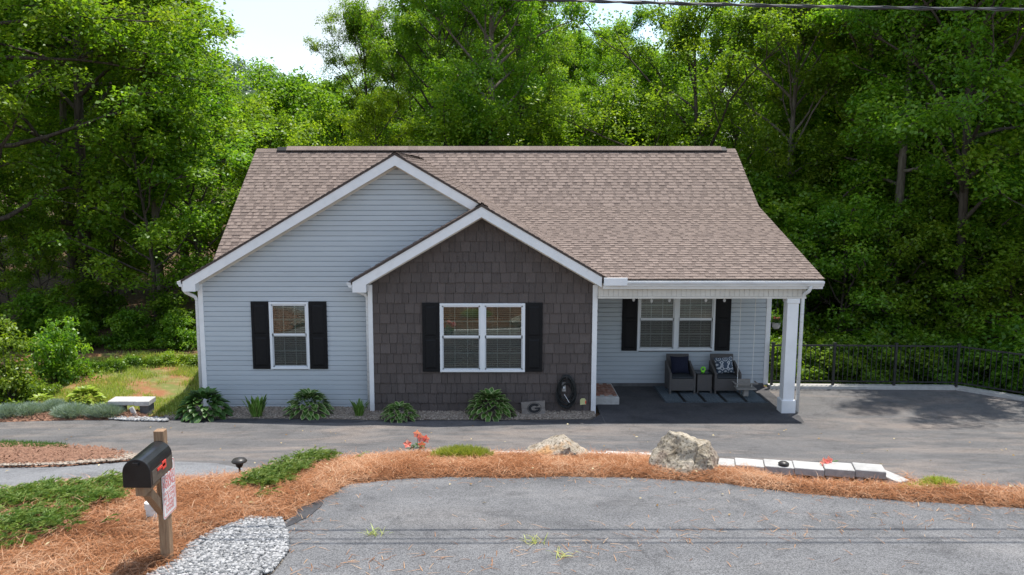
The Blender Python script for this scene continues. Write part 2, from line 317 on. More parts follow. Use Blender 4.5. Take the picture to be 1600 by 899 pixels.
def rockmat(name, a, b, stain):
    m, nt, N, K = newmat(name); g = N('ShaderNodeNewGeometry'); P = g.outputs['Position']
    n1 = N('ShaderNodeTexNoise', Scale=4.5, Detail=9, Roughness=.72); K(P, n1.inputs['Vector']); rp = N('ShaderNodeValToRGB'); rp.color_ramp.elements[0].position = .33; rp.color_ramp.elements[1].position = .6; rp.color_ramp.elements[0].color = rgba(a); rp.color_ramp.elements[1].color = rgba(b); K(n1.outputs['Fac'], rp.inputs['Fac'])
    n2 = N('ShaderNodeTexNoise', Scale=2.6, Detail=6); mp = N('ShaderNodeMapping'); mp.inputs['Location'].default_value = (5, 2, 1); K(P, mp.inputs[0]); K(mp.outputs[0], n2.inputs['Vector']); r2 = N('ShaderNodeValToRGB'); r2.color_ramp.elements[0].position = .53; r2.color_ramp.elements[1].position = .66; r2.color_ramp.elements[0].color = (0,0,0,1); r2.color_ramp.elements[1].color = (.8,.8,.8,1); K(n2.outputs['Fac'], r2.inputs['Fac'])
    x = N('ShaderNodeMixRGB'); x.inputs['Color2'].default_value = rgba(stain); K(r2.outputs[0], x.inputs['Fac']); K(rp.outputs[0], x.inputs['Color1'])
    v = N('ShaderNodeTexNoise', Scale=26, Detail=3); K(P, v.inputs['Vector']); r3 = N('ShaderNodeValToRGB'); r3.color_ramp.elements[0].position = .36; r3.color_ramp.elements[1].position = .46; r3.color_ramp.elements[0].color = (.28,.27,.2,1); r3.color_ramp.elements[1].color = (1,1,1,1); K(v.outputs['Fac'], r3.inputs['Fac'])
    y = N('ShaderNodeMixRGB', blend_type='MULTIPLY', Fac=.8); K(x.outputs[0], y.inputs['Color1']); K(r3.outputs[0], y.inputs['Color2'])
    bs = N('ShaderNodeBsdfPrincipled', Roughness=.9); K(y.outputs[0], bs.inputs['Base Color']); nb = N('ShaderNodeTexNoise', Scale=16, Detail=8, Roughness=.75); K(P, nb.inputs['Vector']); bp = N('ShaderNodeBump', Strength=.9, Distance=.05); K(nb.outputs['Fac'], bp.inputs['Height']); K(bp.outputs[0], bs.inputs['Normal'])
    o = N('ShaderNodeOutputMaterial'); K(bs.outputs[0], o.inputs['Surface']); return m
M['rock'] = rockmat('boulder_stone', (.20,.155,.10), (.56,.49,.38), (.36,.27,.21)); M['rock_orange'] = rockmat('boulder_stone_orange', (.22,.17,.11), (.52,.45,.36), (.56,.28,.09))
def rugmat():
    m, nt, N, K = newmat('rug_pattern'); tcn = N('ShaderNodeNewGeometry'); mp = N('ShaderNodeMapping'); mp.inputs['Scale'].default_value = (9, 9, 1); K(tcn.outputs['Position'], mp.inputs[0])
    v = N('ShaderNodeTexVoronoi', Scale=1.0, Randomness=0.0, distance='MANHATTAN'); K(mp.outputs[0], v.inputs['Vector'])
    w = N('ShaderNodeMath', operation='SINE'); mu = N('ShaderNodeMath', operation='MULTIPLY'); mu.inputs[1].default_value = 26; K(v.outputs['Distance'], mu.inputs[0]); K(mu.outputs[0], w.inputs[0])
    rp = N('ShaderNodeValToRGB'); rp.color_ramp.elements[0].position = .35; rp.color_ramp.elements[1].position = .75; rp.color_ramp.elements[0].color = (.02,.028,.04,1); rp.color_ramp.elements[1].color = (.24,.30,.33,1); K(w.outputs[0], rp.inputs['Fac'])
    b = N('ShaderNodeBsdfPrincipled', Roughness=.95); K(rp.outputs[0], b.inputs['Base Color']); o = N('ShaderNodeOutputMaterial'); K(b.outputs[0], o.inputs['Surface']); return m
M['rug'] = rugmat()
def pillowmat():
    m, nt, N, K = newmat('pillow_pattern'); tcn = N('ShaderNodeTexCoord'); mp = N('ShaderNodeMapping'); mp.inputs['Scale'].default_value = (6.5, 6.5, 6.5); K(tcn.outputs['Object'], mp.inputs[0])
    v = N('ShaderNodeTexVoronoi', Scale=1.0, Randomness=0.15); K(mp.outputs[0], v.inputs['Vector']); w = N('ShaderNodeMath', operation='SINE'); mu = N('ShaderNodeMath', operation='MULTIPLY'); mu.inputs[1].default_value = 22; K(v.outputs['Distance'], mu.inputs[0]); K(mu.outputs[0], w.inputs[0])
    rp = N('ShaderNodeValToRGB'); rp.color_ramp.elements[0].position = .3; rp.color_ramp.elements[1].position = .6; rp.color_ramp.elements[0].color = (.05,.075,.11,1); rp.color_ramp.elements[1].color = (.52,.54,.55,1); K(w.outputs[0], rp.inputs['Fac'])
    b = N('ShaderNodeBsdfPrincipled', Roughness=.9); K(rp.outputs[0], b.inputs['Base Color']); o = N('ShaderNodeOutputMaterial'); K(b.outputs[0], o.inputs['Surface']); return m
M['pillow'] = pillowmat()

# ------------------------------------------------------------------ ground and paved sheets
def axis(segs):
    out = []
    for a, b, st in segs: out += list(np.arange(a, b, st))
    return out+[segs[-1][1]]
gx = axis([(-700,-100,100),(-100,-20,8),(-20,18,.6),(18,100,8),(100,700,100)]); gy = axis([(-300,-40,40),(-40,-12,4),(-12,8,.5),(8,40,2),(40,120,10),(120,900,120)])
gv = [(x, y, hz(x, y)-.08) for y in gy for x in gx]; nx = len(gx)
gf = [(j*nx+i, j*nx+i+1, (j+1)*nx+i+1, (j+1)*nx+i) for j in range(len(gy)-1) for i in range(nx-1)]
g = MB(); g.add(gv, gf, .5); g.obj('ground', M['dirt'], None, 'structure', smooth=True, origin=Vector((0, 0, 0)))

def px(pts): return [gpt(u, v) for u, v in pts]
def resample(poly, st):
    out = []
    for (a, b), (c, d) in zip(poly, poly[1:]+poly[:1]):
        n = max(1, int(math.hypot(c-a, d-b)/st)); out += [(a+(c-a)*k/n, b+(d-b)*k/n) for k in range(n)]
    return out
def smooth(poly, it=1):
    for _ in range(it):
        q = []
        for (a, b), (c, d) in zip(poly, poly[1:]+poly[:1]): q += [(a*.75+c*.25, b*.75+d*.25), (a*.25+c*.75, b*.25+d*.75)]
        poly = q
    return poly
def inside_np(poly, P):
    x, y = P[:, 0], P[:, 1]; r = np.zeros(len(P), bool)
    for (a, b), (c, d) in zip(poly, poly[1:]+poly[:1]):
        if b == d: continue
        r ^= ((b > y) != (d > y)) & (x < (c-a)*(y-b)/(d-b)+a)
    return r
def edge_dist(poly, P):
    D = np.full(len(P), 1e9)
    for (a, b), (c, d) in zip(poly, poly[1:]+poly[:1]):
        e = np.array([c-a, d-b]); l2 = (e*e).sum()
        if l2 < 1e-12: continue
        t = np.clip(((P-[a, b])@e)/l2, 0, 1); D = np.minimum(D, np.hypot(*(P-([a, b]+t[:, None]*e)).T))
    return D
def sheet(name, poly, off, mat, st=.35, jag=0.0, relief=None, kind='structure', bst=None, skirt=.05):
    b = resample(poly, bst or st)
    if jag: b = [(x+jag*noise.noise((x*3.1, y*3.1, 1.7))+.4*jag*noise.noise((x*11, y*11, 5)), y+jag*noise.noise((x*3.3, y*3.3, 9.2))+.4*jag*noise.noise((x*12, y*12, 2))) for x, y in b]
    bb = np.array(b); lo, hi = bb.min(0), bb.max(0)
    gxs, gys = np.meshgrid(np.arange(lo[0], hi[0], st), np.arange(lo[1], hi[1], st)); P = np.stack([gxs.ravel(), gys.ravel()], 1)
    P = P[inside_np(b, P)]
    if len(P): P = P[edge_dist(b, P) > st*.45]
    V = [Vector(p) for p in b]+[Vector((float(p[0]), float(p[1]))) for p in P]; n = len(b)
    r = delaunay_2d_cdt(V, [], [list(range(n))], 1, 1e-5)
    pts = np.array([(p.x, p.y) for p in r[0]]); D = edge_dist(b, pts)
    vs = []
    for (x, y), d in zip(pts, D):
        z = hz(x, y)+off
        if relief: z += relief(x, y, d)
        vs.append((x, y, z))
    fs = [tuple(f) for f in r[2]]; m = MB(); m.add(vs, fs, .5)
    if skirt:                                            # a thin edge so that the sheet has thickness
        k = len(vs); bz = [(x, y, hz(x, y)+off+(relief(x, y, 0) if relief else 0)) for x, y in b]
        m.add(bz+[(x, y, z-skirt) for x, y, z in bz], [(i, (i+1) % n, (i+1) % n+n, i+n) for i in range(n)], .5)
    return m.obj(name, mat, None, kind, smooth=not skirt, origin=Vector((0, 0, 0))), b

# driveway by the house and across the front
drive_poly = [(-30,-.6),(-14,-.8)]+px([(0,660),(120,657),(262,657)])+[(-6.9,-.62),(-4,-.62),(-2.7,-.75),(0,-.75),(2.2,-.7),(2.45,-.2),(2.45,2.2),(6.9,2.2),(7.0,1.98),(11.55,1.85),(12.65,.8),(16,-2.4),(26,-6),(26,-8.4)]+px([(1600,772),(1500,768),(1400,761),(1340,747),(1250,741),(1130,727),(1000,719),(900,717),(800,716),(700,715),(600,719),(520,726),(450,736),(405,742),(379,733),(338,725),(272,722),(205,710),(120,704),(0,697)])+[(-14,-4.2),(-30,-5)]
sheet('driveway', drive_poly, .0, M['drive'], .5)
sheet('porch_shade_apron', [(2.46,-.95),(2.46,2.19),(6.9,2.19),(6.88,1.2),(6.75,.2),(6.85,-.3),(6.75,-.95),(4.5,-1.12),(3.2,-1.08)], .005, M['drive_dark'], .5, jag=.04, skirt=0)  # fresh asphalt, widened past the porch to paint its shadow dark
sheet('dark_asphalt_strip', [(-6.6,-.95),(-6.6,-.64),(-4,-.64),(-2.7,-.77),(0,-.77),(2.2,-.72),(2.44,-.25),(2.44,-.98),(.5,-1.0),(-3,-.98)], .004, M['drive_dark'], .4, jag=.05, skirt=0)  # darker asphalt along the foot of the house
street_poly = px([(0,732),(95,730),(205,722),(272,722),(338,725),(379,733),(405,743),(370,751),(300,757),(200,758),(100,766),(0,779)])
street_poly = [(-16,street_poly[-1][1]+.3),(-16,-5.6)]+street_poly
sheet('side_street', street_poly, .006, M['street'], .5, jag=.04)
road_left = px([(425,899),(448,870),(449,845),(441,822),(462,802),(505,782),(545,758),(600,752)])
road_poly = [(28,-40),(-4.5,-40),(-3.2,-13)]+road_left+px([(700,747),(800,749),(900,746),(1000,749),(1130,757),(1200,767),(1300,777),(1400,784),(1500,789),(1600,797)])+[(28,-11)]
sheet('road', road_poly, .012, M['road'], .6, jag=.05, bst=.15)
# broken patch of asphalt at the end of the road
sheet('asphalt_patch', px([(446,826),(470,796),(500,780),(508,786),(486,806),(462,820)]), .02, M['drive_dark'], .3, jag=.05, bst=.08)

def bed_relief(x, y, d): return min(d*.22, .055)+.035*noise.noise((x*2.2, y*2.2, 3))*min(1, d*4)
bed_top = px([(0,777),(100,764),(200,756),(300,755),(370,749),(405,741),(450,734),(520,724),(560,721),(640,715),(700,714),(800,716),(900,717),(1000,719)])+[(2.9,-6.3),(3.09,-7.10),(5.35,-7.66),(5.65,-7.45)]+px([(1440,762),(1500,767),(1600,771)])
bed_poly = [(-16,-9.4)]+bed_top+[(26,-8.2),(26,-10.6)]+px([(1600,797),(1500,789),(1400,784),(1300,777),(1200,767),(1130,757),(1000,749),(900,746),(800,749),(700,747),(600,752),(545,758),(505,782),(462,802),(441,818),(390,815),(335,836),(295,856),(272,885),(240,899)])+[(-3.4,-13),(-16,-13)]
sheet('straw_bed', bed_poly, .012, M['straw_bed'], .22, jag=.11, relief=bed_relief, bst=.12)
gravel_poly = [(-3.38,-13.2),(-3.3,-12)]+px([(242,899),(274,884),(297,855),(337,834),(390,813),(440,815),(450,845),(449,868),(424,899)])+[(-3.0,-12),(-3.1,-13.2)]
gravel_poly = [(-4.0,-13.2)]+gravel_poly[1:]
sheet('gravel_patch', gravel_poly, .016, M['gravel_bed'], .25, jag=.05, bst=.12)
house_bed = [(-7.3,-.25),(-7.2,-.62),(-4,-.6),(-2.7,-.73),(0,-.73),(2.1,-.68),(2.33,-.35),(2.33,.1),(-2.6,.1),(-2.6,.45),(-6.9,.45)]
sheet('pea_gravel_bed', house_bed, -.012, M['gravel_bed'], .3, relief=lambda x, y, d: .02*min(1, d*8), bst=.15)
lawn_poly = [(-30,-.4),(-14,-.6)]+px([(0,661),(120,658),(262,658)])+[(-6.95,-.45),(-6.65,.5),(-6.65,5.4),(-30,5.4)]
sheet('lawn', lawn_poly, -.012, M['lawn'], .5, relief=lambda x, y, d: .03*noise.noise((x, y, 1))*min(1, d), skirt=0)
isle = px([(0,697),(100,701),(160,703),(205,711),(200,721),(95,730),(0,732)]); isle = [(-14,-5.5),(-14,-4.2)]+isle
sheet('mulch_island', isle, .012, M['bark_mulch'], .25, jag=.06, relief=lambda x, y, d: min(d*.3, .07), bst=.12)
border_poly = px([(0,660),(120,657),(232,657),(228,645),(120,637),(0,642)]); border_poly = [(-14,.4)]+[(-14,-.75)]+border_poly
sheet('border_soil', border_poly, .004, M['bark_mulch'], .3, relief=lambda x, y, d: min(d*.3, .06), bst=.15)

# ------------------------------------------------------------------ scattered ground stuff
rng = np.random.default_rng(5)
def scatter(poly, n, grade=None):
    bb = np.array(poly); lo, hi = bb.min(0), bb.max(0); out = np.zeros((0, 2))
    while len(out) < n:
        P = rng.uniform(lo, hi, (n*2, 2)); P = P[inside_np(poly, P)]
        P = P[(P[:, 1] > -12.4) & (P[:, 0] > -12) & (P[:, 0] < 13)]
        out = np.vstack([out, P])
    return out[:n]
def zs(P, off=0): return np.array([hz(x, y)+off for x, y in P])
def strips(name, base, dirn, up, length, width, tone, mat, curl, kind='stuff', parent=None, loc=(0,0,0)):
    """blades: base (n,3), unit direction dirn, bending towards up; two segments each"""
    n = len(base); side = np.cross(dirn, up); sn = np.linalg.norm(side, axis=1, keepdims=True); side = side/np.maximum(sn, 1e-6)
    L_ = length[:, None]; w = width[:, None]*.5; c = curl[:, None]
    mid = base+dirn*L_*.5+up*L_*c; tip = base+dirn*L_+up*L_*c*.1
    V = np.stack([base-side*w, base+side*w, mid-side*w*.9, mid+side*w*.9, tip-side*w*.25, tip+side*w*.25], 1).reshape(-1, 3)
    i = np.arange(n)[:, None]*6; F = np.concatenate([i+np.array([[0, 1, 3, 2]]), i+np.array([[2, 3, 5, 4]])], 0)
    me = npmesh(name, V-np.array(loc), F, np.concatenate([tone, tone]), mat); return link(name, me, loc, parent, kind)
def unit(v): return v/np.linalg.norm(v, axis=1, keepdims=True)
def straw(name, poly, n, lift=.1):
    P = scatter(poly, n); D = edge_dist(poly, P); rel = np.minimum(D*.22, .055)
    z = zs(P)+.02+rel+rng.uniform(0, .05, n)**1.0
    a = rng.uniform(0, 2*np.pi, n); d = unit(np.stack([np.cos(a), np.sin(a), rng.normal(.02, .16, n)], 1)); up = np.tile([0, 0, 1.], (n, 1))
    o = strips(name, np.column_stack([P, z]), d, up, rng.uniform(.09, .24, n), rng.uniform(.0028, .0052, n), np.clip(rng.normal(.47, .24, n)+np.array([.34*noise.noise((x*1.3, y*1.3, 6))+.22*noise.noise((x*4, y*4, 2)) for x, y in P]), 0, 1), M['straw'], rng.uniform(-.02, .14, n)); return o
core = [p for p in bed_poly]
setp(straw('pine_straw', core, 150000), 'loose orange pine straw mulch heaped between road and driveway', 'pine straw')
# stray needles on the asphalt
P = scatter(resample(road_poly, 1), 4500); D = edge_dist(road_left+px([(700,747),(900,746),(1130,757),(1300,777),(1600,797)]), P); keep = rng.random(len(P)) < np.exp(-D*3.2)*.9+.004; P = P[keep]; n = len(P)
a = rng.uniform(0, 2*np.pi, n); setp(strips('stray_needles', np.column_stack([P, zs(P, .018)]), unit(np.stack([np.cos(a), np.sin(a), np.zeros(n)+.02], 1)), np.tile([0, 0, 1.], (n, 1)), rng.uniform(.06, .16, n), rng.uniform(.004, .007, n), rng.random(n), M['straw'], rng.uniform(.0, .06, n)), 'stray pine needles lying on the road asphalt', 'pine needles')

def pebbles(name, P, z, r0, r1, mat, label, cat):
    n = len(P); base = np.array([(1,0,0),(-1,0,0),(0,1,0),(0,-1,0),(0,0,1),(0,0,-1),(.6,.6,.55),(-.6,-.6,.55),(.6,-.6,.5),(-.6,.6,.5)], float)
    F0 = np.array([(0,6,4),(2,4,6),(0,2,6)])  # placeholder, replaced by an icosphere below
    bm = bmesh.new(); bmesh.ops.create_icosphere(bm, subdivisions=1, radius=1); bv = np.array([v.co[:] for v in bm.verts]); bf = np.array([[v.index for v in f.verts] for f in bm.faces]); bm.free()
    r = rng.uniform(r0, r1, (n, 1, 1))*np.stack([rng.uniform(.7, 1.35, n), rng.uniform(.7, 1.35, n), rng.uniform(.4, .75, n)], 1)[:, None, :]
    jit = 1+rng.normal(0, .16, (n, len(bv), 1)); a = rng.uniform(0, 6.28, n); c, s = np.cos(a), np.sin(a)
    V = bv[None]*jit*r; X = V[..., 0]*c[:, None]-V[..., 1]*s[:, None]; Y = V[..., 0]*s[:, None]+V[..., 1]*c[:, None]
    V = np.stack([X+P[:, 0:1], Y+P[:, 1:2], V[..., 2]+z[:, None]], -1).reshape(-1, 3)
    F = (np.arange(n)[:, None, None]*len(bv)+bf[None]).reshape(-1, 3); t = np.repeat(rng.random(n), len(bf))
    return setp(link(name, npmesh(name, V, F, t, mat), (0, 0, 0), None, 'stuff'), label, cat)
P = scatter(gravel_poly, 12000); pebbles('white_gravel', P, zs(P, .03)+rng.uniform(0, .018, len(P)), .008, .025, M['white_stone'], 'patch of loose white and grey gravel at the end of the road', 'gravel')
P = scatter(house_bed, 9000); pebbles('pea_gravel', P, zs(P, .012), .012, .024, M['pea_stone'], 'tan pea gravel along the foot of the house walls', 'gravel')
P = scatter(px([(0,722),(100,722),(205,713),(225,716),(205,723),(95,731),(0,733)]), 1800); pebbles('edge_gravel', P, zs(P, .05), .010, .024, M['pea_stone'], 'loose pale gravel along the edge of the mulch island', 'gravel')
P = scatter(px([(172,653),(262,655),(262,660),(200,659),(172,657)]), 500); pebbles('white_pebbles', P, zs(P, .03), .02, .045, M['white_stone'], 'white stones lining the lawn edge by the driveway', 'stones')
# bark chips on the island and in the border
for nm, po, n, lab in [('bark_chips', isle, 6000, 'brown bark chips spread on the mulch island'), ('border_chips', border_poly, 3500, 'brown bark chips in the planted border beside the lawn')]:
    P = scatter(po, n); D = edge_dist(po, P); a = rng.uniform(0, 6.28, n)
    m = {'o': strips(nm, np.column_stack([P, zs(P, .03)+np.minimum(D*.3, .07)]), unit(np.stack([np.cos(a), np.sin(a), rng.normal(.1, .3, n)], 1)), np.tile([0, 0, 1.], (n, 1)), rng.uniform(.03, .08, n), rng.uniform(.012, .028, n), rng.random(n), M['bark_mulch'], rng.uniform(0, .1, n))}; setp(m['o'], lab, 'bark mulch')
# lawn grass, thin over bare orange soil
P = np.vstack([scatter([(-12,-.3),(-6.8,-.4),(-6.75,5.4),(-12,5.4)], 46000)]); nz = np.array([noise.noise((x*.55, y*.55, 4)) + .5*noise.noise((x*1.9, y*1.9, 8)) for x, y in P]); P = P[(nz+.22*(2.6-P[:, 1])*.35+rng.normal(0, .12, len(P))) > -.05]; n = len(P)
a = rng.uniform(0, 6.28, n); strips_d = unit(np.stack([np.cos(a)*.5, np.sin(a)*.5, np.ones(n)], 1))
setp(strips('lawn_grass', np.column_stack([P, zs(P, -.01)]), strips_d, np.stack([np.cos(a), np.sin(a), np.zeros(n)], 1), rng.uniform(.05, .13, n), rng.uniform(.008, .014, n), rng.random(n), M['grass'], rng.uniform(-.2, .2, n)), 'thin yellow green grass on the sloping lawn beside the house', 'grass')
P = scatter(px([(0,697),(100,701),(108,707),(0,706)]), 4000); n = len(P); a = rng.uniform(0, 6.28, n)
setp(strips('grass_strip', np.column_stack([P, zs(P, .03)]), unit(np.stack([np.cos(a)*.6, np.sin(a)*.6, np.ones(n)], 1)), np.stack([np.cos(a), np.sin(a), np.zeros(n)], 1), rng.uniform(.05, .12, n), rng.uniform(.008, .012, n), rng.random(n)*.6, M['juniper'], rng.uniform(-.2, .2, n)), 'strip of short green grass along the mulch island', 'grass')

# railing kerb
def kerb_run(pts, w, h0, h1, mat, name):
    m = MB()
    for (a, b), (c, d) in zip(pts, pts[1:]):
        e = Vector((c-a, d-b)).normalized(); nrm = Vector((-e.y, e.x))*w/2
        z0, z1 = hz(a, min(b, 2.3)), hz(c, min(d, 2.3)); z0 = z1 = -.1
        m.add([(a-nrm.x, b-nrm.y, z0+h0), (c-nrm.x, d-nrm.y, z1+h0), (c+nrm.x, d+nrm.y, z1+h0), (a+nrm.x, b+nrm.y, z0+h0), (a-nrm.x, b-nrm.y, z0+h1), (c-nrm.x, d-nrm.y, z1+h1), (c+nrm.x, d+nrm.y, z1+h1), (a+nrm.x, b+nrm.y, z0+h1)], [(0,3,2,1),(4,5,6,7),(0,1,5,4),(1,2,6,5),(2,3,7,6),(3,0,4,7)], .5)
    return m.obj(name, mat, None, 'structure')
kerb_run([(6.98,2.12),(11.62,1.98),(12.75,.9),(16.5,-2.6)], .26, -.25, .07, M['concrete'], 'kerb')

# ------------------------------------------------------------------ the house
random.seed(11)
HOUSE = thing('house', (0, 3, -.12), 'single-storey house with blue grey siding, brown shake gable and shingled roof', 'house')
EAVE = 2.93
RIDGE_Y, RIDGE_Z, MS = 6.8, 5.93, .667
XL, XR = -6.98, 7.25
KY = 4.42; KZ = RIDGE_Z-MS*(RIDGE_Y-KY); EY, EZ = -.27, 2.965; PS = (KZ-EZ)/(KY-EY)
BGX, BGZ, GS = -2.105, 5.69, .583                          # big gable ridge
SGX = -.215; SGZ = BGZ-GS*(SGX-BGX)                        # small gable apex lies on the same right-hand slope
FB, FS = 0.03, -.36                                        # front edges of the two gable roofs
WB, WS, WP = .35, 0.0, 2.25                                # wall planes: big gable, small gable, porch
SLX0, SRX1 = -2.70, 2.30; BLX0 = -6.58; PRX = 6.93
# walls behind the cladding, with openings
def wall_with_hole(name, outline_xz, y0, y1, hole):
    m = MB(); (hx0, hx1, hz0, hz1) = hole
    xs = [p[0] for p in outline_xz]; zsx = [p[1] for p in outline_xz]; zb = min(zsx)
    x0, x1 = min(xs), max(xs); ze = outline_xz[1][1]
    m.box(x0, hx0, y0, y1, zb, ze); m.box(hx1, x1, y0, y1, zb, ze); m.box(hx0, hx1, y0, y1, zb, hz0); m.box(hx0, hx1, y0, y1, hz1, ze)
    if len(outline_xz) > 4:                                # gable triangle on top
        ap = outline_xz[2]; m.prism([(x0, ze), (x1, ze), ap], y0, y1)
    return m.obj(name, M['foundation'], HOUSE)
W1 = (-1.155, .75, .82, 2.385)    # window in the shake gable: x0 x1 z0 z1
W2 = (-5.053, -4.157, .80, 2.36)  # window in the left wall
W3 = (3.66, 5.60, .82, 2.385)     # porch window
t_ = .045
def inset(w): return (w[0]+t_, w[1]-t_, w[2]+t_, w[3]-t_)
bgt = lambda x: BGZ-.13-GS*abs(x-BGX)
wall_left = wall_with_hole('wall', [(BLX0+.02, -.2), (SRX1, bgt(BLX0)), (BGX, BGZ-.14)] if False else [(BLX0+.02, -.2), (SLX0+.6, bgt(BLX0)-.02), (0, 0), (0, 0)], WB+.03, WB+.16, inset(W2))
m = MB(); m.prism([(BLX0+.02, bgt(BLX0)-.02), (-2*-1.185+0, bgt(BLX0)-.02), (BGX, BGZ-.16)], WB+.031, WB+.159); wall_gable = m.obj('gable_wall', M['foundation'], HOUSE)
sgt = lambda x: SGZ-.13-GS*abs(x-SGX)
wall_front = wall_with_hole('wall', [(SLX0+.02, -.2), (SRX1-.02, sgt(SLX0)-.02), (0, 0), (0, 0)], WS+.03, WS+.16, inset(W1))
m = MB(); m.prism([(SLX0+.02, sgt(SLX0)-.02), (SRX1-.02, sgt(SRX1)-.02), (SGX, SGZ-.16)], WS+.031, WS+.159); m.obj('gable_wall', M['foundation'], HOUSE)
wall_porch = wall_with_hole('wall', [(2.2, -.2), (PRX-.02, 2.95), (0, 0), (0, 0)], WP+.03, WP+.16, inset(W3))
# the remaining walls: left side, right side, back, returns
side = MB()
side.box(BLX0, BLX0+.15, WB+.17, 11.3, -.2, 2.9); side.box(PRX-.15, PRX, WP+.17, 11.3, -.2, 3.0); side.box(BLX0+.16, PRX-.16, 11.15, 11.3, -.2, 2.9)
side.prism([(WP+.1, 2.9), (11.3, 2.9), (RIDGE_Y, RIDGE_Z-.2)], 0, .15, Matrix(((0,-1,0,PRX),(1,0,0,0),(0,0,1,0),(0,0,0,1)))); side.prism([(2.6, 2.9), (11.3, 2.9), (RIDGE_Y, RIDGE_Z-.2)], 0, .15, Matrix(((0,-1,0,BLX0+.15),(1,0,0,0),(0,0,1,0),(0,0,0,1))))
side.box(SRX1-.15, SRX1, WS+.17, WP+.03, -.2, 2.9); side.box(SLX0, SLX0+.15, WS+.17, WB+.03, -.2, 3.2)
side_wall = side.obj('side_wall', M['siding'], HOUSE)
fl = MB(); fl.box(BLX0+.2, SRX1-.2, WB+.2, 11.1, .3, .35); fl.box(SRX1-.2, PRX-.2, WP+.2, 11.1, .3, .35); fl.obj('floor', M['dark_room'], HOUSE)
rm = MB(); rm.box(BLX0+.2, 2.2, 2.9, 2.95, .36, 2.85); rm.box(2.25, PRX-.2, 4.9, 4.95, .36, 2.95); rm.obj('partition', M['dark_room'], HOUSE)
fo = MB(); fo.box(BLX0+.05, SLX0+.05, WB+.012, WB+.029, -.3, -.14); fo.box(SLX0+.05, SRX1-.03, WS+.012, WS+.029, -.3, -.12); fo.box(2.3, PRX-.03, WP+.012, WP+.029, -.3, -.02); fo.obj('foundation_strip', M['foundation'], HOUSE)

# lap siding: each board its own piece
def board(parent, xa0, xb0, xa1, xb1, z0, z1, y):          # lower edge from xa0 to xb0, upper edge from xa1 to xb1
    m = MB(); y -= .006; yb = y+.035
    vs = [(xa0, y, z0), (xb0, y, z0), (xb1, y+.032, z1), (xa1, y+.032, z1), (xa0, yb, z0), (xb0, yb, z0), (xb1, yb, z1), (xa1, yb, z1)]
    zm = z0+(z1-z0)*.78; xam = xa0+(xa1-xa0)*.78; xbm = xb0+(xb1-xb0)*.78
    vs += [(xam, y+.001, zm), (xbm, y+.001, zm), (xam, yb, zm), (xbm, yb, zm)]
    m.add(vs, [(0,1,9,8),(8,9,2,3),(0,4,5,1),(3,2,6,7),(1,5,11,9),(9,11,6,2),(4,0,8,10),(10,8,3,7),(5,4,10,11),(11,10,7,6)], .5)
    return m.obj('plank', M['siding'], parent)
LAP = .1145
def clad(parent, xmin, xmax, z0, ztop, y, hole=None, roof=None):
    z = z0
    while z < ztop-.02:
        z1 = min(z+LAP, ztop)
        def lim(zz):
            a, b = xmin, (xmax(zz) if callable(xmax) else xmax)
            if roof:
                ap, az = roof; half = (az-zz)/GS; a, b = max(a, ap-half), min(b, ap+half)
            return a, b
        a0, b0 = lim(z); a1, b1 = lim(z1)
        if b0-a0 < .08: break
        if b1 < a1: a1 = b1 = (a1+b1)/2
        if hole and z1 > hole[2]+.01 and z < hole[3]-.01:
            board(parent, a0, hole[0], a1, hole[0], z, z1, y); board(parent, hole[1], b0, hole[1], b1, z, z1, y)
        else: board(parent, a0, b0, a1, b1, z, z1, y)
        z = z1
clad(wall_left, BLX0, lambda zz: SLX0-.02 if zz < 2.75 else 2.2, -.14, BGZ-.1, WB, inset(W2), (BGX, BGZ-.12))
zg0 = -.14+LAP*math.floor((bgt(BLX0)-.1+.14)/LAP)

clad(wall_porch, 2.32, PRX-.04, -.02, 2.75, WP, inset(W3))
# shake shingle siding
SHR = .229
shakes = []; z = -.125; row = 0
while z < SGZ-.2:
    x = SLX0+.04-random.uniform(0, .15); z1 = z+SHR
    while x < SRX1-.04:
        w = random.choice((.13, .15, .17, .19, .21, .23, .26)); a, b = max(x, SLX0+.04), min(x+w, SRX1-.04); x += w
        drop = random.choice((0, 0, .003, .008, -.004))
        if b-a < .03: continue
        hw = lambda zz: (SGZ-.14-zz)/GS
        a0, b0, a1, b1 = max(a, SGX-hw(z)), min(b, SGX+hw(z)), max(a, SGX-hw(z1)), min(b, SGX+hw(z1))
        if b0-a0 < .03: continue
        if a1 > b1: a1 = b1 = min(max((a1+b1)/2, a), b)
        H = inset(W1)
        segs = [(a0, b0, a1, b1, z-drop, z1)]
        if z1 > H[2] and z < H[3] and b > H[0] and a < H[1]:
            segs = []
            if a < H[0]: segs.append((a, H[0], a, H[0], z-drop, z1))
            if b > H[1]: segs.append((H[1], b, H[1], b, z-drop, z1))
            if z < H[2]: segs.append((max(a, H[0]), min(b, H[1]), max(a, H[0]), min(b, H[1]), z-drop, H[2]))
            if z1 > H[3]: segs.append((max(a, H[0]), min(b, H[1]), max(a, H[0]), min(b, H[1]), H[3], z1))
        for s in segs:
            if s[1]-s[0] > .02: shakes.append(s)
    z = z1; row += 1
def shake_geo(m, s):
    a0, b0, a1, b1, z0, z1 = s; g = .0048; y = WS-.010+random.uniform(0, .007); yb = WS+.028
    vs = [(a0+g, y, z0), (b0-g, y, z0), (max(b1-g, a1+g), y+.026, z1), (a1+g, y+.026, z1), (a0+g, yb, z0), (b0-g, yb, z0), (max(b1-g, a1+g), yb, z1), (a1+g, yb, z1)]
    m.add(vs, [(0,1,2,3),(0,4,5,1),(1,5,6,2),(4,0,3,7),(3,2,6,7)], random.random())
order = sorted(shakes, key=lambda s: -(s[1]-s[0])*(s[5]-s[4]))
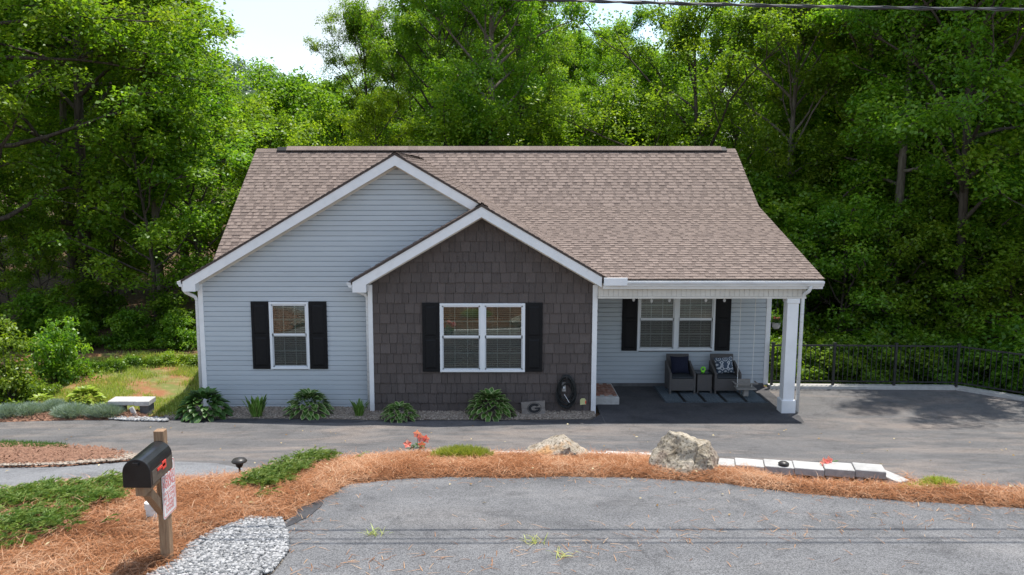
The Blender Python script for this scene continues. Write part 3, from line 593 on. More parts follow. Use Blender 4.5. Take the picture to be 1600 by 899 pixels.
for s in order[:300]:
    m = MB(); shake_geo(m, s); m.obj('shake', M['shake'], wall_front)
m = MB()
for s in order[300:]: shake_geo(m, s)
m.obj('small_shakes', M['shake'], wall_front, 'stuff')

# corner boards, starter strip
def corner(x0, x1, y, z0, z1, d=.09):
    m = MB(); m.box(x0, x1, y-.02, y+d, z0, z1); return m.obj('corner_trim', M['trim'], HOUSE, bevel=.004)
corner(BLX0-.07, BLX0+.04, WB, -.16, 2.82); corner(SLX0-.05, SLX0+.05, WS, -.16, 2.80); corner(SRX1-.05, SRX1+.06, WS, -.16, 2.80); corner(PRX-.05, PRX+.07, WP, -.06, 2.80)
m = MB(); m.box(SLX0+.05, SRX1-.05, WS-.012, WS+.02, -.145, -.127); m.obj('starter_strip', M['gutter'], HOUSE)

# windows
def window(w, y, twin, lower_dark=True):
    x0, x1, z0, z1 = w
    wd = thing_part('window', ((x0+x1)/2, y, z0))
    fw = .055
    m = MB(); yf, yb = y-.035, y+.05
    for a, b, c, d in [(x0, x1, z1-fw, z1), (x0, x1, z0, z0+fw), ]: m.box(a, b, yf, yb, c, d)
    m.box(x0, x0+fw, yf, yb, z0+fw, z1-fw); m.box(x1-fw, x1, yf, yb, z0+fw, z1-fw)
    units = [(x0+fw, x1-fw)]
    if twin:
        xc = (x0+x1)/2; m.box(xc-.055, xc+.055, yf, yb, z0+fw, z1-fw); units = [(x0+fw, xc-.055), (xc+.055, x1-fw)]
    m.obj('frame', M['vinyl'], wd, bevel=.006)
    zm = (z0+z1)/2+.01
    for a, b in units:
        for lo, hi, dy, kind in [(zm, z1-fw, .0, 'up'), (z0+fw, zm, .022, 'low')]:
            sf = .028; s = MB(); ya, yb2 = y-.016+dy, y+.016+dy
            s.box(a, b, ya, yb2, lo, lo+sf*(1.5 if kind == 'up' else 1)); s.box(a, b, ya, yb2, hi-sf, hi); s.box(a, a+sf, ya, yb2, lo, hi); s.box(b-sf, b, ya, yb2, lo, hi)
            s.obj('sash', M['vinyl'], wd)
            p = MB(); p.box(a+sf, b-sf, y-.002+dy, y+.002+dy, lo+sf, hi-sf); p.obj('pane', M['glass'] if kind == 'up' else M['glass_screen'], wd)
            q = MB()
            for k in (1, 2):
                xx = a+(b-a)*k/3; q.box(xx-.008, xx+.008, y+.006+dy, y+.012+dy, lo+sf, hi-sf)
            zz = (lo+hi)/2; q.box(a+sf, b-sf, y+.0065+dy, y+.0115+dy, zz-.008, zz+.008); q.obj('grille', M['vinyl'], wd)
            if kind == 'low':
                q = MB(); q.add([(a+.012, y-.012, lo+.01), (b-.012, y-.012, lo+.01), (b-.012, y-.012, hi-.01), (a+.012, y-.012, hi-.01)], [(0,1,2,3)], .5); q.obj('insect_screen', M['screen'], wd)
        bl = MB(); zz = z0+fw+.03
        while zz < z1-fw-.02:
            tilt = R(24); c, s_ = math.cos(tilt)*.022, math.sin(tilt)*.022
            bl.add([(a+.015, y+.10-c, zz-s_), (b-.015, y+.10-c, zz-s_), (b-.015, y+.10+c, zz+s_), (a+.015, y+.10+c, zz+s_)], [(0,1,2,3)], .5); zz += .043
        for k in (.2, .8):
            xx = a+(b-a)*k; bl.box(xx-.003, xx+.003, y+.074, y+.077, z0+fw, z1-fw)
        bl.obj('blind_slats', M['blind'], wd, 'stuff')
    return wd
def thing_part(name, loc, parent=None):
    parent = parent or HOUSE
    o = bpy.data.objects.new(name, None); COL.objects.link(o); o.empty_display_size = .1; o.parent = parent; o.location = Vector(loc)-WLOC[parent.name]; WLOC[o.name] = Vector(loc); return o
window(W1, WS-.005, True); window(W2, WB-.005, False); window(W3, WP-.005, True)
def shutter(x0, x1, z0, z1, y):
    m = MB(); m.box(x0, x1, y-.028, y+.012, z0, z1); zm = (z0+z1)/2+.0
    s = m.obj('shutter', M['black'], HOUSE, bevel=.004)
    for lo, hi in ((z0+.07, zm-.035), (zm+.035, z1-.07)):
        p = MB(); p.add([(x0+.06, y-.0285, lo), (x1-.06, y-.0285, lo), (x1-.06, y-.0285, hi), (x0+.06, y-.0285, hi), (x0+.10, y-.042, lo+.04), (x1-.10, y-.042, lo+.04), (x1-.10, y-.042, hi-.04), (x0+.10, y-.042, hi-.04)], [(4,5,6,7),(0,1,5,4),(1,2,6,5),(2,3,7,6),(3,0,4,7)], .5); p.obj('panel', M['black'], s)
        f = MB()
        for a, b, c, d in ((x0+.04, x1-.04, lo-.02, lo), (x0+.04, x1-.04, hi, hi+.02), (x0+.04, x0+.06, lo, hi), (x1-.06, x1-.04, lo, hi)): f.box(a, b, y-.036, y-.0275, c, d)
        f.obj('moulding', M['black'], s)
shutter(-1.545, -1.165, .83, 2.40, WS-.012); shutter(.76, 1.14, .83, 2.40, WS-.012)
shutter(-5.46, -5.063, .81, 2.37, WB-.012); shutter(-4.147, -3.745, .81, 2.37, WB-.012)
shutter(3.27, 3.65, .82, 2.40, WP-.012); shutter(5.61, 5.99, .82, 2.40, WP-.012)

# ------------------------------------------------------------------ roof
ROOF = thing_part('roof', (0, 6.8, 2.9))
TH = .09
def slab(name, pts, th=TH, mat='roof_deck'):              # planar polygon, thickened downwards
    m = MB(); n = len(pts); vs = list(pts)+[(x, y, z-th) for x, y, z in pts]
    m.add(vs, [tuple(range(n)), tuple(range(2*n-1, n-1, -1))]+[(i, i+n, (i+1) % n+n, (i+1) % n) for i in range(n)], .5); return m.obj(name, M[mat], ROOF)
zM = lambda y: RIDGE_Z-MS*(RIDGE_Y-y); zP = lambda y: EZ+PS*(y-EY); zR = lambda x: BGZ-GS*(x-BGX); zL = lambda x: BGZ-GS*(BGX-x); zSL = lambda x: SGZ-GS*(SGX-x)
MY0 = 2.3
slab('roof_deck', [(XL, MY0, zM(MY0)), (2.0, MY0, zM(MY0)), (2.0, KY, zM(KY)), (XR, KY, zM(KY)), (XR, RIDGE_Y, RIDGE_Z), (XL, RIDGE_Y, RIDGE_Z)])
slab('roof_deck', [(XL, RIDGE_Y, RIDGE_Z), (XR, RIDGE_Y, RIDGE_Z), (XR, 11.7, RIDGE_Z-MS*4.9), (XL, 11.7, RIDGE_Z-MS*4.9)])
slab('roof_deck', [(2.36, EY, zP(EY)), (XR, EY, zP(EY)), (XR, KY, KZ), (0, KY, KZ)])
BLE, SRE, SLE = -6.90, 2.50, -3.06                         # eaves of big gable left, right slope, small gable left
slab('roof_deck', [(BLE, FB, zL(BLE)), (BGX, FB, BGZ), (BGX, 6.5, BGZ), (BLE, 4.0, zL(BLE))])
slab('roof_deck', [(BGX, FB, BGZ), (SGX, FB, SGZ), (SGX, FS, SGZ), (SRE, FS, zR(SRE)), (SRE, 1.6, zR(SRE)), (BGX, 6.5, BGZ)])
slab('roof_deck', [(SLE, FS, zSL(SLE)), (SGX, FS, SGZ), (SGX, WB+.1, SGZ), (SLE, WB+.1, zSL(SLE))])
# laminated shingles in courses: origin o, along-eave unit vector u, up-slope unit vector s
EXP = .142
parts_left = [300]
field = MB()
def courses(o, u, s, width, rows, lim=None, single=0):
    o, u, s = Vector(o), Vector(u).normalized(), Vector(s).normalized(); nrm = u.cross(s).normalized()
    if nrm.z < 0: nrm = -nrm
    for r in range(rows):
        lo, hi = (0, width) if lim is None else lim(r*EXP)
        if hi-lo < .1: continue
        b = o+s*(r*EXP)
        # under layer of the course
        def piece(m, a, c, lift0, lift1, t, cut=0):
            p = [b+u*a+nrm*lift0, b+u*c+nrm*lift0, b+u*(c-cut)+s*EXP*1.02+nrm*lift1, b+u*(a+cut)+s*EXP*1.02+nrm*lift1]
            q = [x-nrm*.006 for x in p[:2]]
            m.add(p+q, [(0,1,2,3),(4,5,1,0),(4,0,3),(1,5,2)], t)
        x = lo; base_t = random.uniform(.0, .18)
        seg = lo
        while seg < hi:
            e = min(seg+.95, hi); piece(field, seg, e, .012, .004, min(1, .50+base_t+random.uniform(-.12, .18))); seg = e
        x = lo+random.uniform(-.2, .05)
        while x < hi:
            w = random.choice((.11, .14, .17, .2, .24, .3)); a, c = max(x, lo), min(x+w, hi)
            if c-a > .03:
                t = max(0, min(1, random.gauss(.16, .13)))
                if r < single and parts_left[0] > 0:
                    m = MB(); piece(m, a, c, .0195, .006, t, .008); m.obj('shingle', M['shingle'], ROOF); parts_left[0] -= 1
                else: piece(field, a, c, .0195, .006, t, .008)
            x += w+random.choice((.05, .07, .09, .12, .16, .2))
pl = math.hypot(1, PS); ml = math.hypot(1, MS); gl = math.hypot(1, GS)
courses((2.3, EY-.02, zP(EY-.02)), (1,0,0), (0,1,PS), XR-2.3+.02, int((KY-EY)*pl/EXP)+1, lim=lambda d: (max(-2.3, -d*.5), XR-2.3+.02), single=15)
courses((XL-.02, MY0, zM(MY0)), (1,0,0), (0,1,MS), XR-XL+.04, int((RIDGE_Y-MY0)*ml/EXP), lim=lambda d: (0, XR-XL+.04) if MY0+d/ml >= KY-.03 else (0, 2.6-XL))
courses((SRE+.02, FS-.02, zR(SRE+.02)), (0,1,0), (-1,0,GS), 6.5, int((SRE-BGX)*gl/EXP), lim=lambda d: (0 if SRE-d/gl > SGX else FB-FS, 7))
courses((SLE-.02, FS-.02, zSL(SLE-.02)), (0,1,0), (1,0,GS), WB-FS+.02, int((SGX-SLE)*gl/EXP))
courses((BLE-.02, FB-.02, zL(BLE-.02)), (0,1,0), (1,0,GS), 5.5, int((BGX-BLE)*gl/EXP))
field.obj('shingle_field', M['shingle'], ROOF, 'stuff')
# ridge vent and ridge caps
m = MB(); m.prism([(-.16, -.09), (.16, -.09), (.16, -.06), (0, .045), (-.16, -.06)], 0, XR-XL-.9, Matrix(((0,1,0,XL+.62),(1,0,0,RIDGE_Y),(0,0,1,RIDGE_Z+.035),(0,0,0,1)))); rv = m.obj('ridge_vent', M['black'], ROOF)
x = XL
while x < XR-.02:
    x1 = min(x+.30, XR); lift = .092 if XL+.6 < x < XR-.5 else .02; m = MB(); dz = -.105; t = random.uniform(0, .5)
    m.add([(x, RIDGE_Y-.17, RIDGE_Z+lift+dz), (x1, RIDGE_Y-.17, RIDGE_Z+lift+dz), (x1, RIDGE_Y, RIDGE_Z+lift+.012), (x, RIDGE_Y, RIDGE_Z+lift+.012), (x1, RIDGE_Y+.17, RIDGE_Z+lift+dz), (x, RIDGE_Y+.17, RIDGE_Z+lift+dz), (x, RIDGE_Y-.17, RIDGE_Z+lift+dz-.02), (x1, RIDGE_Y-.17, RIDGE_Z+lift+dz-.02)], [(0,1,2,3),(3,2,4,5),(6,7,1,0)], t); m.obj('ridge_cap', M['shingle'], ROOF); x = x1
y = FB
m = MB()
while y < 6.3:
    t = random.uniform(0, .5); m.add([(BGX-.15, y, BGZ-.15*GS+.024), (BGX, y, BGZ+.03), (BGX+.15, y, BGZ-.15*GS+.024), (BGX-.15, y+.15, BGZ-.15*GS+.019), (BGX, y+.15, BGZ+.024), (BGX+.15, y+.15, BGZ-.15*GS+.019)], [(0,1,4,3),(1,2,5,4)], t); y += .142
m.obj('gable_ridge_caps', M['shingle'], ROOF, 'stuff')
m = MB(); y = FS
while y < WB: m.add([(SGX-.14, y, SGZ-.14*GS+.03), (SGX, y, SGZ+.038), (SGX+.14, y, SGZ-.14*GS+.03), (SGX-.14, y+.15, SGZ-.14*GS+.022), (SGX, y+.15, SGZ+.03), (SGX+.14, y+.15, SGZ-.14*GS+.022)], [(0,1,4,3),(1,2,5,4)], random.uniform(0, .5)); y += .142
m.obj('gable_ridge_caps', M['shingle'], ROOF, 'stuff')
# rake fascias and soffits of the gables
def rake(ax, az, ex, y, drop=.24, name='fascia'):
    s = -1 if ex < ax else 1; ez = az-GS*abs(ex-ax); m = MB(); d0 = .03
    poly = [(ax, az-d0), (ax, az-d0-drop), (ex, ez-d0-drop), (ex, ez-d0)]
    if s > 0: poly = poly
    m.prism(poly if s < 0 else poly[::-1], y-.03, y); return m.obj(name, M['trim'], ROOF)
rake(BGX, BGZ, BLE+.03, FB+.02); rake(BGX, BGZ, SGX-.02, FB+.021); rake(SGX, SGZ, SLE+.03, FS+.02); rake(SGX, SGZ, SRE-.1, FS+.021)
def rake_trim(ax, az, ex, y):                              # thin shadow board at the top of the rake
    s = -1 if ex < ax else 1; ez = az-GS*abs(ex-ax); m = MB(); poly = [(ax, az+.004), (ax, az-.045), (ex, ez-.045), (ex, ez+.004)]
    m.prism(poly if s < 0 else poly[::-1], y-.045, y-.031); m.obj('drip_edge', M['roof_deck'], ROOF)
rake_trim(BGX, BGZ, BLE, FB+.02); rake_trim(BGX, BGZ, SGX-.02, FB+.021); rake_trim(SGX, SGZ, SLE, FS+.02); rake_trim(SGX, SGZ, SRE-.1, FS+.021)
def rake_soffit(ax, az, ex, y0, y1):
    s = -1 if ex < ax else 1; ez = az-GS*abs(ex-ax); dz = .235; m = MB(); poly = [(ax, az-dz), (ax, az-dz-.02), (ex, ez-dz-.02), (ex, ez-dz)]
    m.prism(poly if s < 0 else poly[::-1], y0, y1); m.obj('soffit', M['cream'], ROOF)
rake_soffit(BGX, BGZ, BLE+.1, FB+.022, WB+.02); rake_soffit(BGX, BGZ, SGX-.02, FB+.023, WB+.02); rake_soffit(SGX, SGZ, SLE+.1, FS+.022, WS+.02); rake_soffit(SGX, SGZ, SRE-.12, FS+.023, WS+.02)
def frieze(ax, az, ex, y):                                 # cream board where siding meets soffit
    s = -1 if ex < ax else 1; ez = az-GS*abs(ex-ax); m = MB(); poly = [(ax, az-.255), (ax, az-.32), (ex, ez-.32), (ex, ez-.255)]
    m.prism(poly if s < 0 else poly[::-1], y-.03, y+.01); m.obj('frieze_board', M['cream'], ROOF)
frieze(BGX, BGZ, BLX0-.02, WB-.006); frieze(BGX, BGZ, SGX, WB-.005); frieze(SGX, SGZ, SLX0-.02, WS-.012); frieze(SGX, SGZ, SRX1+.02, WS-.011)
# boxed eave returns at the lower ends
def eave_return(xo, xi, ax, az, y0, y1):
    z_o = az-GS*abs(xo-ax)-.035; z_i = az-GS*abs(xi-ax)-.035; zb = z_o-.235; m = MB()
    poly = [(xo, zb), (xi, zb), (xi, z_i), (xo, z_o)]
    m.prism(poly if xo < xi else poly[::-1], y0, y1); m.obj('eave_return', M['trim'], ROOF)
eave_return(BLE+.035, BLX0-.01, BGX, BGZ, FB-.0135, WB+.05); eave_return(SLE+.035, SLX0-.03, SGX, SGZ, FS-.0135, WS+.05)
# side eave soffits and gutters
def gutter(p0, p1, out, name='gutter', s=.115):            # K-style profile extruded along p0->p1, out = outward unit vector
    p0, p1, out = Vector(p0), Vector(p1), Vector(out); up = Vector((0, 0, 1)); prof = [(0, 0), (s*.62, 0), (s*.78, s*.4), (s, s*.62), (s, s), (s*.9, s), (s*.88, s*.7), (s*.6, s*.15), (.008, .01), (.008, s), (0, s)]
    n = len(prof); vs = [p0+out*a+up*b for a, b in prof]+[p1+out*a+up*b for a, b in prof]; m = MB()
    m.add(vs, [(i, (i+1) % n, (i+1) % n+n, i+n) for i in range(n)], .5)
    for q in (p0, p1): m.add([q, q+out*s*.62, q+out*s*.78+up*s*.4, q+out*s+up*s*.62, q+out*s+up*s, q+up*s], [(0,1,2,3,4,5)], .5)
    return m.obj(name, M['gutter'], ROOF)
zE = zL(BLE)
gutter((BLE+.02, FB+.0, zE-.145), (BLE+.02, 4.0, zE-.145), (-1,0,0)); gutter((SLE+.02, FS+.0, zSL(SLE)-.145), (SLE+.02, WB+.02, zSL(SLE)-.145), (-1,0,0))
gutter((2.56, EY-.005, EZ-.155), (XR-.01, EY-.005, EZ-.155), (0,-1,0))
m = MB(); m.box(2.44, XR, EY+.0, EY+.035, EZ-.22, EZ-.035); m.obj('fascia', M['trim'], ROOF)
m = MB(); m.box(2.44, 2.95, EY-.145, EY-.118, EZ-.13, EZ+.04); m.obj('gutter_splash_guard', M['trim'], ROOF, bevel=.004)
m = MB(); m.prism([(EY+.03, EZ-.04), (EY+.03, EZ-.12), (KY, KZ-.12), (KY, KZ-.03)][::-1], -.03, 0, Matrix(((0,1,0,XR-.0),(1,0,0,0),(0,0,1,0),(0,0,0,1)))); m.prism([(KY, KZ-.03), (KY, KZ-.18), (RIDGE_Y, RIDGE_Z-.18), (RIDGE_Y, RIDGE_Z-.03)][::-1], -.03, 0, Matrix(((0,1,0,XR),(1,0,0,0),(0,0,1,0),(0,0,0,1)))); m.obj('fascia', M['trim'], ROOF)
# porch beam clad in beaded panels
bx0, bx1, bz0, bz1, by = SRX1+.06, 6.95, 2.53, 2.80, -.13
m = MB(); m.box(bx0, bx1, by+.012, by+.22, bz0, bz1+.05); beam = m.obj('porch_beam', M['cream'], HOUSE)
x = bx0+.01
while x < bx1-.02:
    m = MB(); e = min(x+.107, bx1-.002); m.box(x+.003, e-.003, by, by+.011, bz0+.025, bz1+.045); m.obj('panel', M['cream'], beam); x = e
m = MB(); m.box(bx0, bx1, by-.012, by+.23, bz0-.02, bz0+.022); m.obj('trim_strip', M['cream'], beam)
m = MB(); m.box(bx0, bx1+.2, by+.24, WP, 2.76, 2.79); m.box(bx1+.02, XR-.06, EY+.04, by+.23, 2.74, 2.76); m.obj('porch_ceiling', M['cream'], HOUSE)
m = MB(); m.box(bx1-.22, bx1-.0, by+.24, WP, bz0, 2.755); m.obj('side_beam', M['cream'], HOUSE)
# column
cx0, cx1, cy0, cy1 = 6.55, 6.80, -.13, .12
m = MB(); m.box(cx0, cx1, cy0, cy1, -.12, bz0-.021); colm = m.obj('column', M['trim'], HOUSE, bevel=.006)
m = MB(); m.box(cx0-.035, cx1+.035, cy0-.035, cy1+.035, -.12, .2); m.obj('column_base', M['trim'], colm, bevel=.012)
m = MB(); m.box(cx0-.02, cx1+.02, cy0-.02, cy1+.02, bz0-.13, bz0-.0205); m.obj('column_cap', M['trim'], colm, bevel=.012)
# downspouts
def downspout(pts, w=.075, d=.05):
    m = MB(); m.tube(pts, .043, 4); o = m.obj('downspout', M['gutter'], HOUSE); return o
def spout(pts):
    m = MB(); pts = [Vector(p) for p in pts]; sm = []
    for i, p in enumerate(pts):
        if 0 < i < len(pts)-1:
            for t in (.25, .12): sm.append(p+(pts[i-1]-p).normalized()*t*.4)
            for t in (.12, .25): sm.append(p+(pts[i+1]-p).normalized()*t*.4)
        else: sm.append(p)
    m.tube(sm, .042, 8); return m.obj('downspout', M['gutter'], HOUSE, smooth=True)
spout([(BLE-.03, WB-.14, zE-.14), (BLE-.02, WB-.14, zE-.27), (BLX0-.11, WB+.02, zE-.44), (BLX0-.115, WB+.02, -.12)])
spout([(SLE-.03, WS+.06, zSL(SLE)-.14), (SLE-.02, WS+.06, zSL(SLE)-.25), (SLX0-.075, WS+.10, zSL(SLE)-.38), (SLX0-.078, WS+.10, -.12)])
spout([(6.96, EY-.05, EZ-.15), (6.96, EY-.05, EZ-.24), (6.885, cy0+.02, EZ-.38), (6.885, cy0+.02, -.08)])

# ------------------------------------------------------------------ things round the house
def yz(u, v, Y):                                           # x and z of a sight line at depth Y
    r = ray(u, v); t = (Y-CAM.y)/r.y; p = CAM+r*t; return p.x, p.z
def rot(c, a): return Matrix.Translation(c)@Matrix.Rotation(a, 4, 'Z')

# railing
pts = [(7.05,2.12),(8.58,2.09),(10.10,2.05),(11.62,1.98),(12.75,.92),(13.85,-.12),(14.95,-1.15)]
fence = thing('railing', (9.5, 2.05, -.03), 'black metal picket railing on the concrete kerb along the driveway edge', 'fence')
FZ0, FZ1 = -.03, 1.0
for x, y in pts:
    m = MB(); m.box(x-.028, x+.028, y-.028, y+.028, FZ0, FZ1+.03); p = m.obj('post', M['metal_black'], fence)
    m = MB(); m.box(x-.036, x+.036, y-.036, y+.036, FZ1+.03, FZ1+.055); m.obj('cap', M['metal_black'], p)
pick = None
for (a, b), (c, d) in zip(pts, pts[1:]):
    e = Vector((c-a, d-b, 0)); n = int(e.length/.113); ang = math.atan2(e.y, e.x); mid = Vector(((a+c)/2, (b+d)/2, 0)); T = rot(mid, ang); h = e.length/2-.028
    for z0, z1 in ((FZ1-.035, FZ1), (FZ1-.16, FZ1-.135), (FZ0+.08, FZ0+.11)):
        if z0 == FZ1-.16: continue
        m = MB(); m.box(-h, h, -.018, .018, z0, z1, T); m.obj('rail', M['metal_black'], fence)
    for k in range(1, n):
        x, y = a+e.x*k/n, b+e.y*k/n
        if pick is None:
            m = MB(); m.box(x-.008, x+.008, y-.008, y+.008, FZ0+.111, FZ1-.036); pick = m.obj('picket', M['metal_black'], fence)
        else: link('picket', pick.data, (x, y, FZ0+.111), fence)

# boulders
def boulder(name, c, size, seed, mat, label, group, planes, rotz=0, cleft=None):
    bm = bmesh.new(); bmesh.ops.create_icosphere(bm, subdivisions=5, radius=1)
    for v in bm.verts:
        p = v.co.copy()
        for nx_, ny_, nz_, d in planes:                    # flat fracture faces
            n_ = Vector((nx_, ny_, nz_)).normalized(); k = p.dot(n_)
            if k > d: p -= n_*(k-d)*.94
        q = p*1.5+Vector((seed, seed*2, 0))
        f = noise.fractal(q, .9, 2.1, 5)*.13+abs(noise.noise(q*2.3))*-.10+noise.fractal(q*5, .8, 2.2, 4)*.035
        if cleft is not None and p.y < .2: f -= .30*math.exp(-((p.x-cleft-.25*p.z)/.085)**2)*min(1, (.2-p.y)*1.5)
        v.co = p*(1+f)
    me = bpy.data.meshes.new(name); T = Matrix.Rotation(rotz, 4, 'Z')@Matrix.Diagonal((size[0], size[1], size[2], 1))
    for v in bm.verts: v.co = T@v.co
    bm.to_mesh(me); bm.free(); me.materials.append(mat); me.polygons.foreach_set('use_smooth', [True]*len(me.polygons)) if False else None
    return setp(link(name, me, c), label, 'boulder', group)
x, y = gpt(874, 722); boulder('boulder', (x, y+.1, hz(x, y)+.04), (.58, .42, .34), 3.7, M['rock_orange'], 'low wedge-shaped boulder with an orange stained top in the pine straw', 'boulders in the straw bed', [(-.62,-.25,.75,.48),(.8,-.1,.6,.62),(-.15,-1,.25,.62),(.1,0,-1,.3)])
x, y = gpt(1077, 747); boulder('boulder', (x, y+.18, hz(x, y)+.10), (.56, .46, .52), 8.2, M['rock'], 'tall craggy pale boulder beside the block wall', 'boulders in the straw bed', [(-.75,-.45,.5,.42),(.25,.1,1,.72),(.9,-.3,.35,.62),(.35,-1,.0,.58),(-.1,0,-1,.4),(-.3,-.8,.55,.55)], cleft=.12)

# low block wall: capping blocks on spaced blocks
def block(parent, a, b, depth, z0, z1, mat, name):
    a, b = Vector(a), Vector(b); e = (b-a); ang = math.atan2(e.y, e.x); m = MB(); T = rot((a.x, a.y, 0), ang); m.box(.003, e.length-.003, -depth, 0, z0, z1, T); return m.obj(name, mat, parent, bevel=.008)
A = (3.090, -6.790); B = (5.350, -7.350)
A, B = Vector((*A, 0)), Vector((*B, 0)); nb_ = 6; zA, zB = hz(A.x, A.y)+.17, hz(B.x, B.y)+.17
wallb = thing('block_wall', ((A.x+B.x)/2, (A.y+B.y)/2, hz((A.x+B.x)/2, (A.y+B.y)/2)), 'low wall of pale concrete blocks with open gaps at the edge of the driveway', 'block wall')
for k in range(nb_):
    p, q = A+(B-A)*k/nb_, A+(B-A)*(k+1)/nb_; zt = zA+(zB-zA)*(k+.5)/nb_
    block(wallb, p, q, .30, zt-.11, zt+random.uniform(-.006, .006), M['block'], 'capping_block')
    for f0, f1 in ((.08, .30), (.62, .84)):
        block(wallb, p+(q-p)*f0, p+(q-p)*f1, .27, zt-.55, zt-.112, M['block'], 'block')
cd = MB(); p = A+(B-A)*.42+Vector((0,-.22,0)); cd.lathe([(.07, 0), (.075, .03), (.05, .05), (.01, .06)], (p.x, p.y, zA+(zB-zA)*.42+.002), 12); setp(cd.obj('solar_lamp_cap', M['lamp_dark'], None, smooth=True), 'small round bronze lamp cap lying on the block wall', 'lamp cap')
# edging stones along the drive side of the straw bed
ek = bpy.data.objects.new('edging_kerb', None); COL.objects.link(ek); ek['kind'] = 'structure'; ek.location = (0, -5.5, .6); WLOC[ek.name] = Vector((0, -5.5, .6))
line = px([(660,714),(800,715),(900,716),(1000,718),(1104,720)]); line = [(x, y+.06) for x, y in line]
for (a, b), (c, d) in zip(line, line[1:]):
    e = Vector((c-a, d-b, 0)); n = max(1, round(e.length/.42))
    for k in range(n):
        p = Vector((a, b, 0))+e*k/n; q = Vector((a, b, 0))+e*(k+1)/n; z = hz(p.x, p.y); block(ek, p+Vector((0,.16,0)), q+Vector((0,.16,0)), .15, z-.12, z+.06+random.uniform(-.01, .01), M['concrete'], 'kerb_stone')
p = gpt(1382, 752); q = gpt(1428, 758); z = hz(*p); e2 = bpy.data.objects.new; blk = block(None, (p[0], p[1]+.1, 0), (q[0], q[1]+.1, 0), .2, z-.05, z+.10, M['block'], 'edging_block'); setp(blk, 'flat pale concrete block set in the straw past the end of the block wall', 'concrete block')

# mailbox
MX, MY = -3.075, -10.84; mz = hz(MX, MY)
post_top = yz(249, 672, MY)[1]; fx, fz = yz(223, 760, MY-.52); box_b = fz+.0
mail = thing('mailbox', (MX, MY, mz), 'black mailbox with red flag on a wooden post above white gravel', 'mailbox')
m = MB(); m.box(MX-.046, MX+.046, MY-.046, MY+.046, mz-.1, post_top); m.obj('post', M['wood_post'], mail, bevel=.004)
m = MB(); m.box(MX-.04, MX+.04, MY-.50, MY-.047, box_b-.10, box_b-.004); m.obj('arm', M['wood_post'], mail, bevel=.004)
m = MB(); T = Matrix.Translation((MX, MY-.05, box_b-.42))@Matrix.Rotation(R(45), 4, 'X'); m.box(-.038, .038, -.04, .04, 0, .42, T); m.obj('brace', M['wood_post'], mail, bevel=.004)
bw, bh, bl_ = .118, .135, .49
prof = [(-bw, 0), (bw, 0), (bw, bh)]+[(bw*math.cos(a), bh+bw*math.sin(a)) for a in [math.pi*k/14 for k in range(1, 14)]]+[(-bw, bh)]
m = MB(); T = Matrix.Translation((MX, MY-.05-bl_, box_b)); n = len(prof)
m.prism(prof, .012, bl_, T); box = m.obj('box', M['plastic_black'], mail)
m = MB(); prof2 = [(x*1.035, z*1.02-.004) for x, z in prof]; m.prism(prof2, -.012, .02, T); door = m.obj('door', M['plastic_black'], mail, bevel=.004)
m = MB(); m.box(-.025, .025, -.032, -.011, .20, .225, T); m.obj('door_pull', M['plastic_black'], door)
m = MB(); m.box(bw, bw+.004, .03, bl_-.02, .01, bh-.005, T); m.obj('side_panel', M['steel_grey'], box)
m = MB(); m.box(bw+.006, bw+.012, .13, .30, .095, .118, T); m.box(bw+.006, bw+.012, .24, .32, .07, .14, T); m.obj('flag', M['red'], mail)
# sign on the post
sx = MX+.052; syc = MY+.0; st_ = yz(263, 722, MY)[1]; sb_ = yz(264, 803, MY)[1]; sw = .155
sg = MB(); 
def rrect(hw, z0, z1, r, k=5):
    out = []
    for cx_, cz_, a0 in ((hw-r, z0+r, -90), (hw-r, z1-r, 0), (-hw+r, z1-r, 90), (-hw+r, z0+r, 180)):
        out += [(cx_+r*math.cos(R(a0+90*i/k)), cz_+r*math.sin(R(a0+90*i/k))) for i in range(k+1)]
    return out
TS = Matrix(((0,-1,0,sx),(1,0,0,syc),(0,0,1,0),(0,0,0,1)))  # local x -> +Y, local -y -> +X
sgn = thing('parking_sign', (sx, syc, sb_), 'white sign with red border and NO OVERNIGHT PARKING lettering on the mailbox post', 'sign')
m = MB(); m.prism(rrect(sw, sb_, st_, .03), -.002, .002, TS); m.obj('plate', M['sign_white'], sgn)
o1, o2 = rrect(sw-.008, sb_+.008, st_-.008, .026), rrect(sw-.014, sb_+.014, st_-.014, .022); n = len(o1); m = MB(); m.add([TS@Vector((x, -.0028, z)) for x, z in o1]+[TS@Vector((x, -.0028, z)) for x, z in o2], [(i, (i+1) % n, (i+1) % n+n, i+n) for i in range(n)], .5); m.obj('border', M['red'], sgn)
def text_mesh(txt, size):
    cu = bpy.data.curves.new('lettering', 'FONT'); cu.body = txt; cu.size = size; cu.align_x = 'CENTER'; cu.offset = 0; ob = bpy.data.objects.new('lettering', cu); COL.objects.link(ob)
    dg = bpy.context.evaluated_depsgraph_get(); me = bpy.data.meshes.new_from_object(ob.evaluated_get(dg)); bpy.data.objects.remove(ob); return me
H = st_-sb_
for txt, f, size in (('NO', .80, .15), ('OVERNIGHT', .66, .095), ('PARKING', .53, .105), ('VIOLATORS', .42, .055), ('WILL BE TOWED', .335, .05), ('AT VEHICLE', .25, .05), ('OWNERS', .165, .05), ('EXPENSE', .085, .05)):
    me = text_mesh(txt, size*H/.52); wmax = max(abs(v.co.x) for v in me.vertices); sc = min(1, (sw-.022)/wmax)
    for v in me.vertices:
        p = TS@Vector((v.co.x*sc, -.0032, sb_+H*f+v.co.y)); v.co = p-Vector((sx, syc, sb_))
    me.materials.append(M['red']); link('lettering', me, (sx, syc, sb_), sgn)
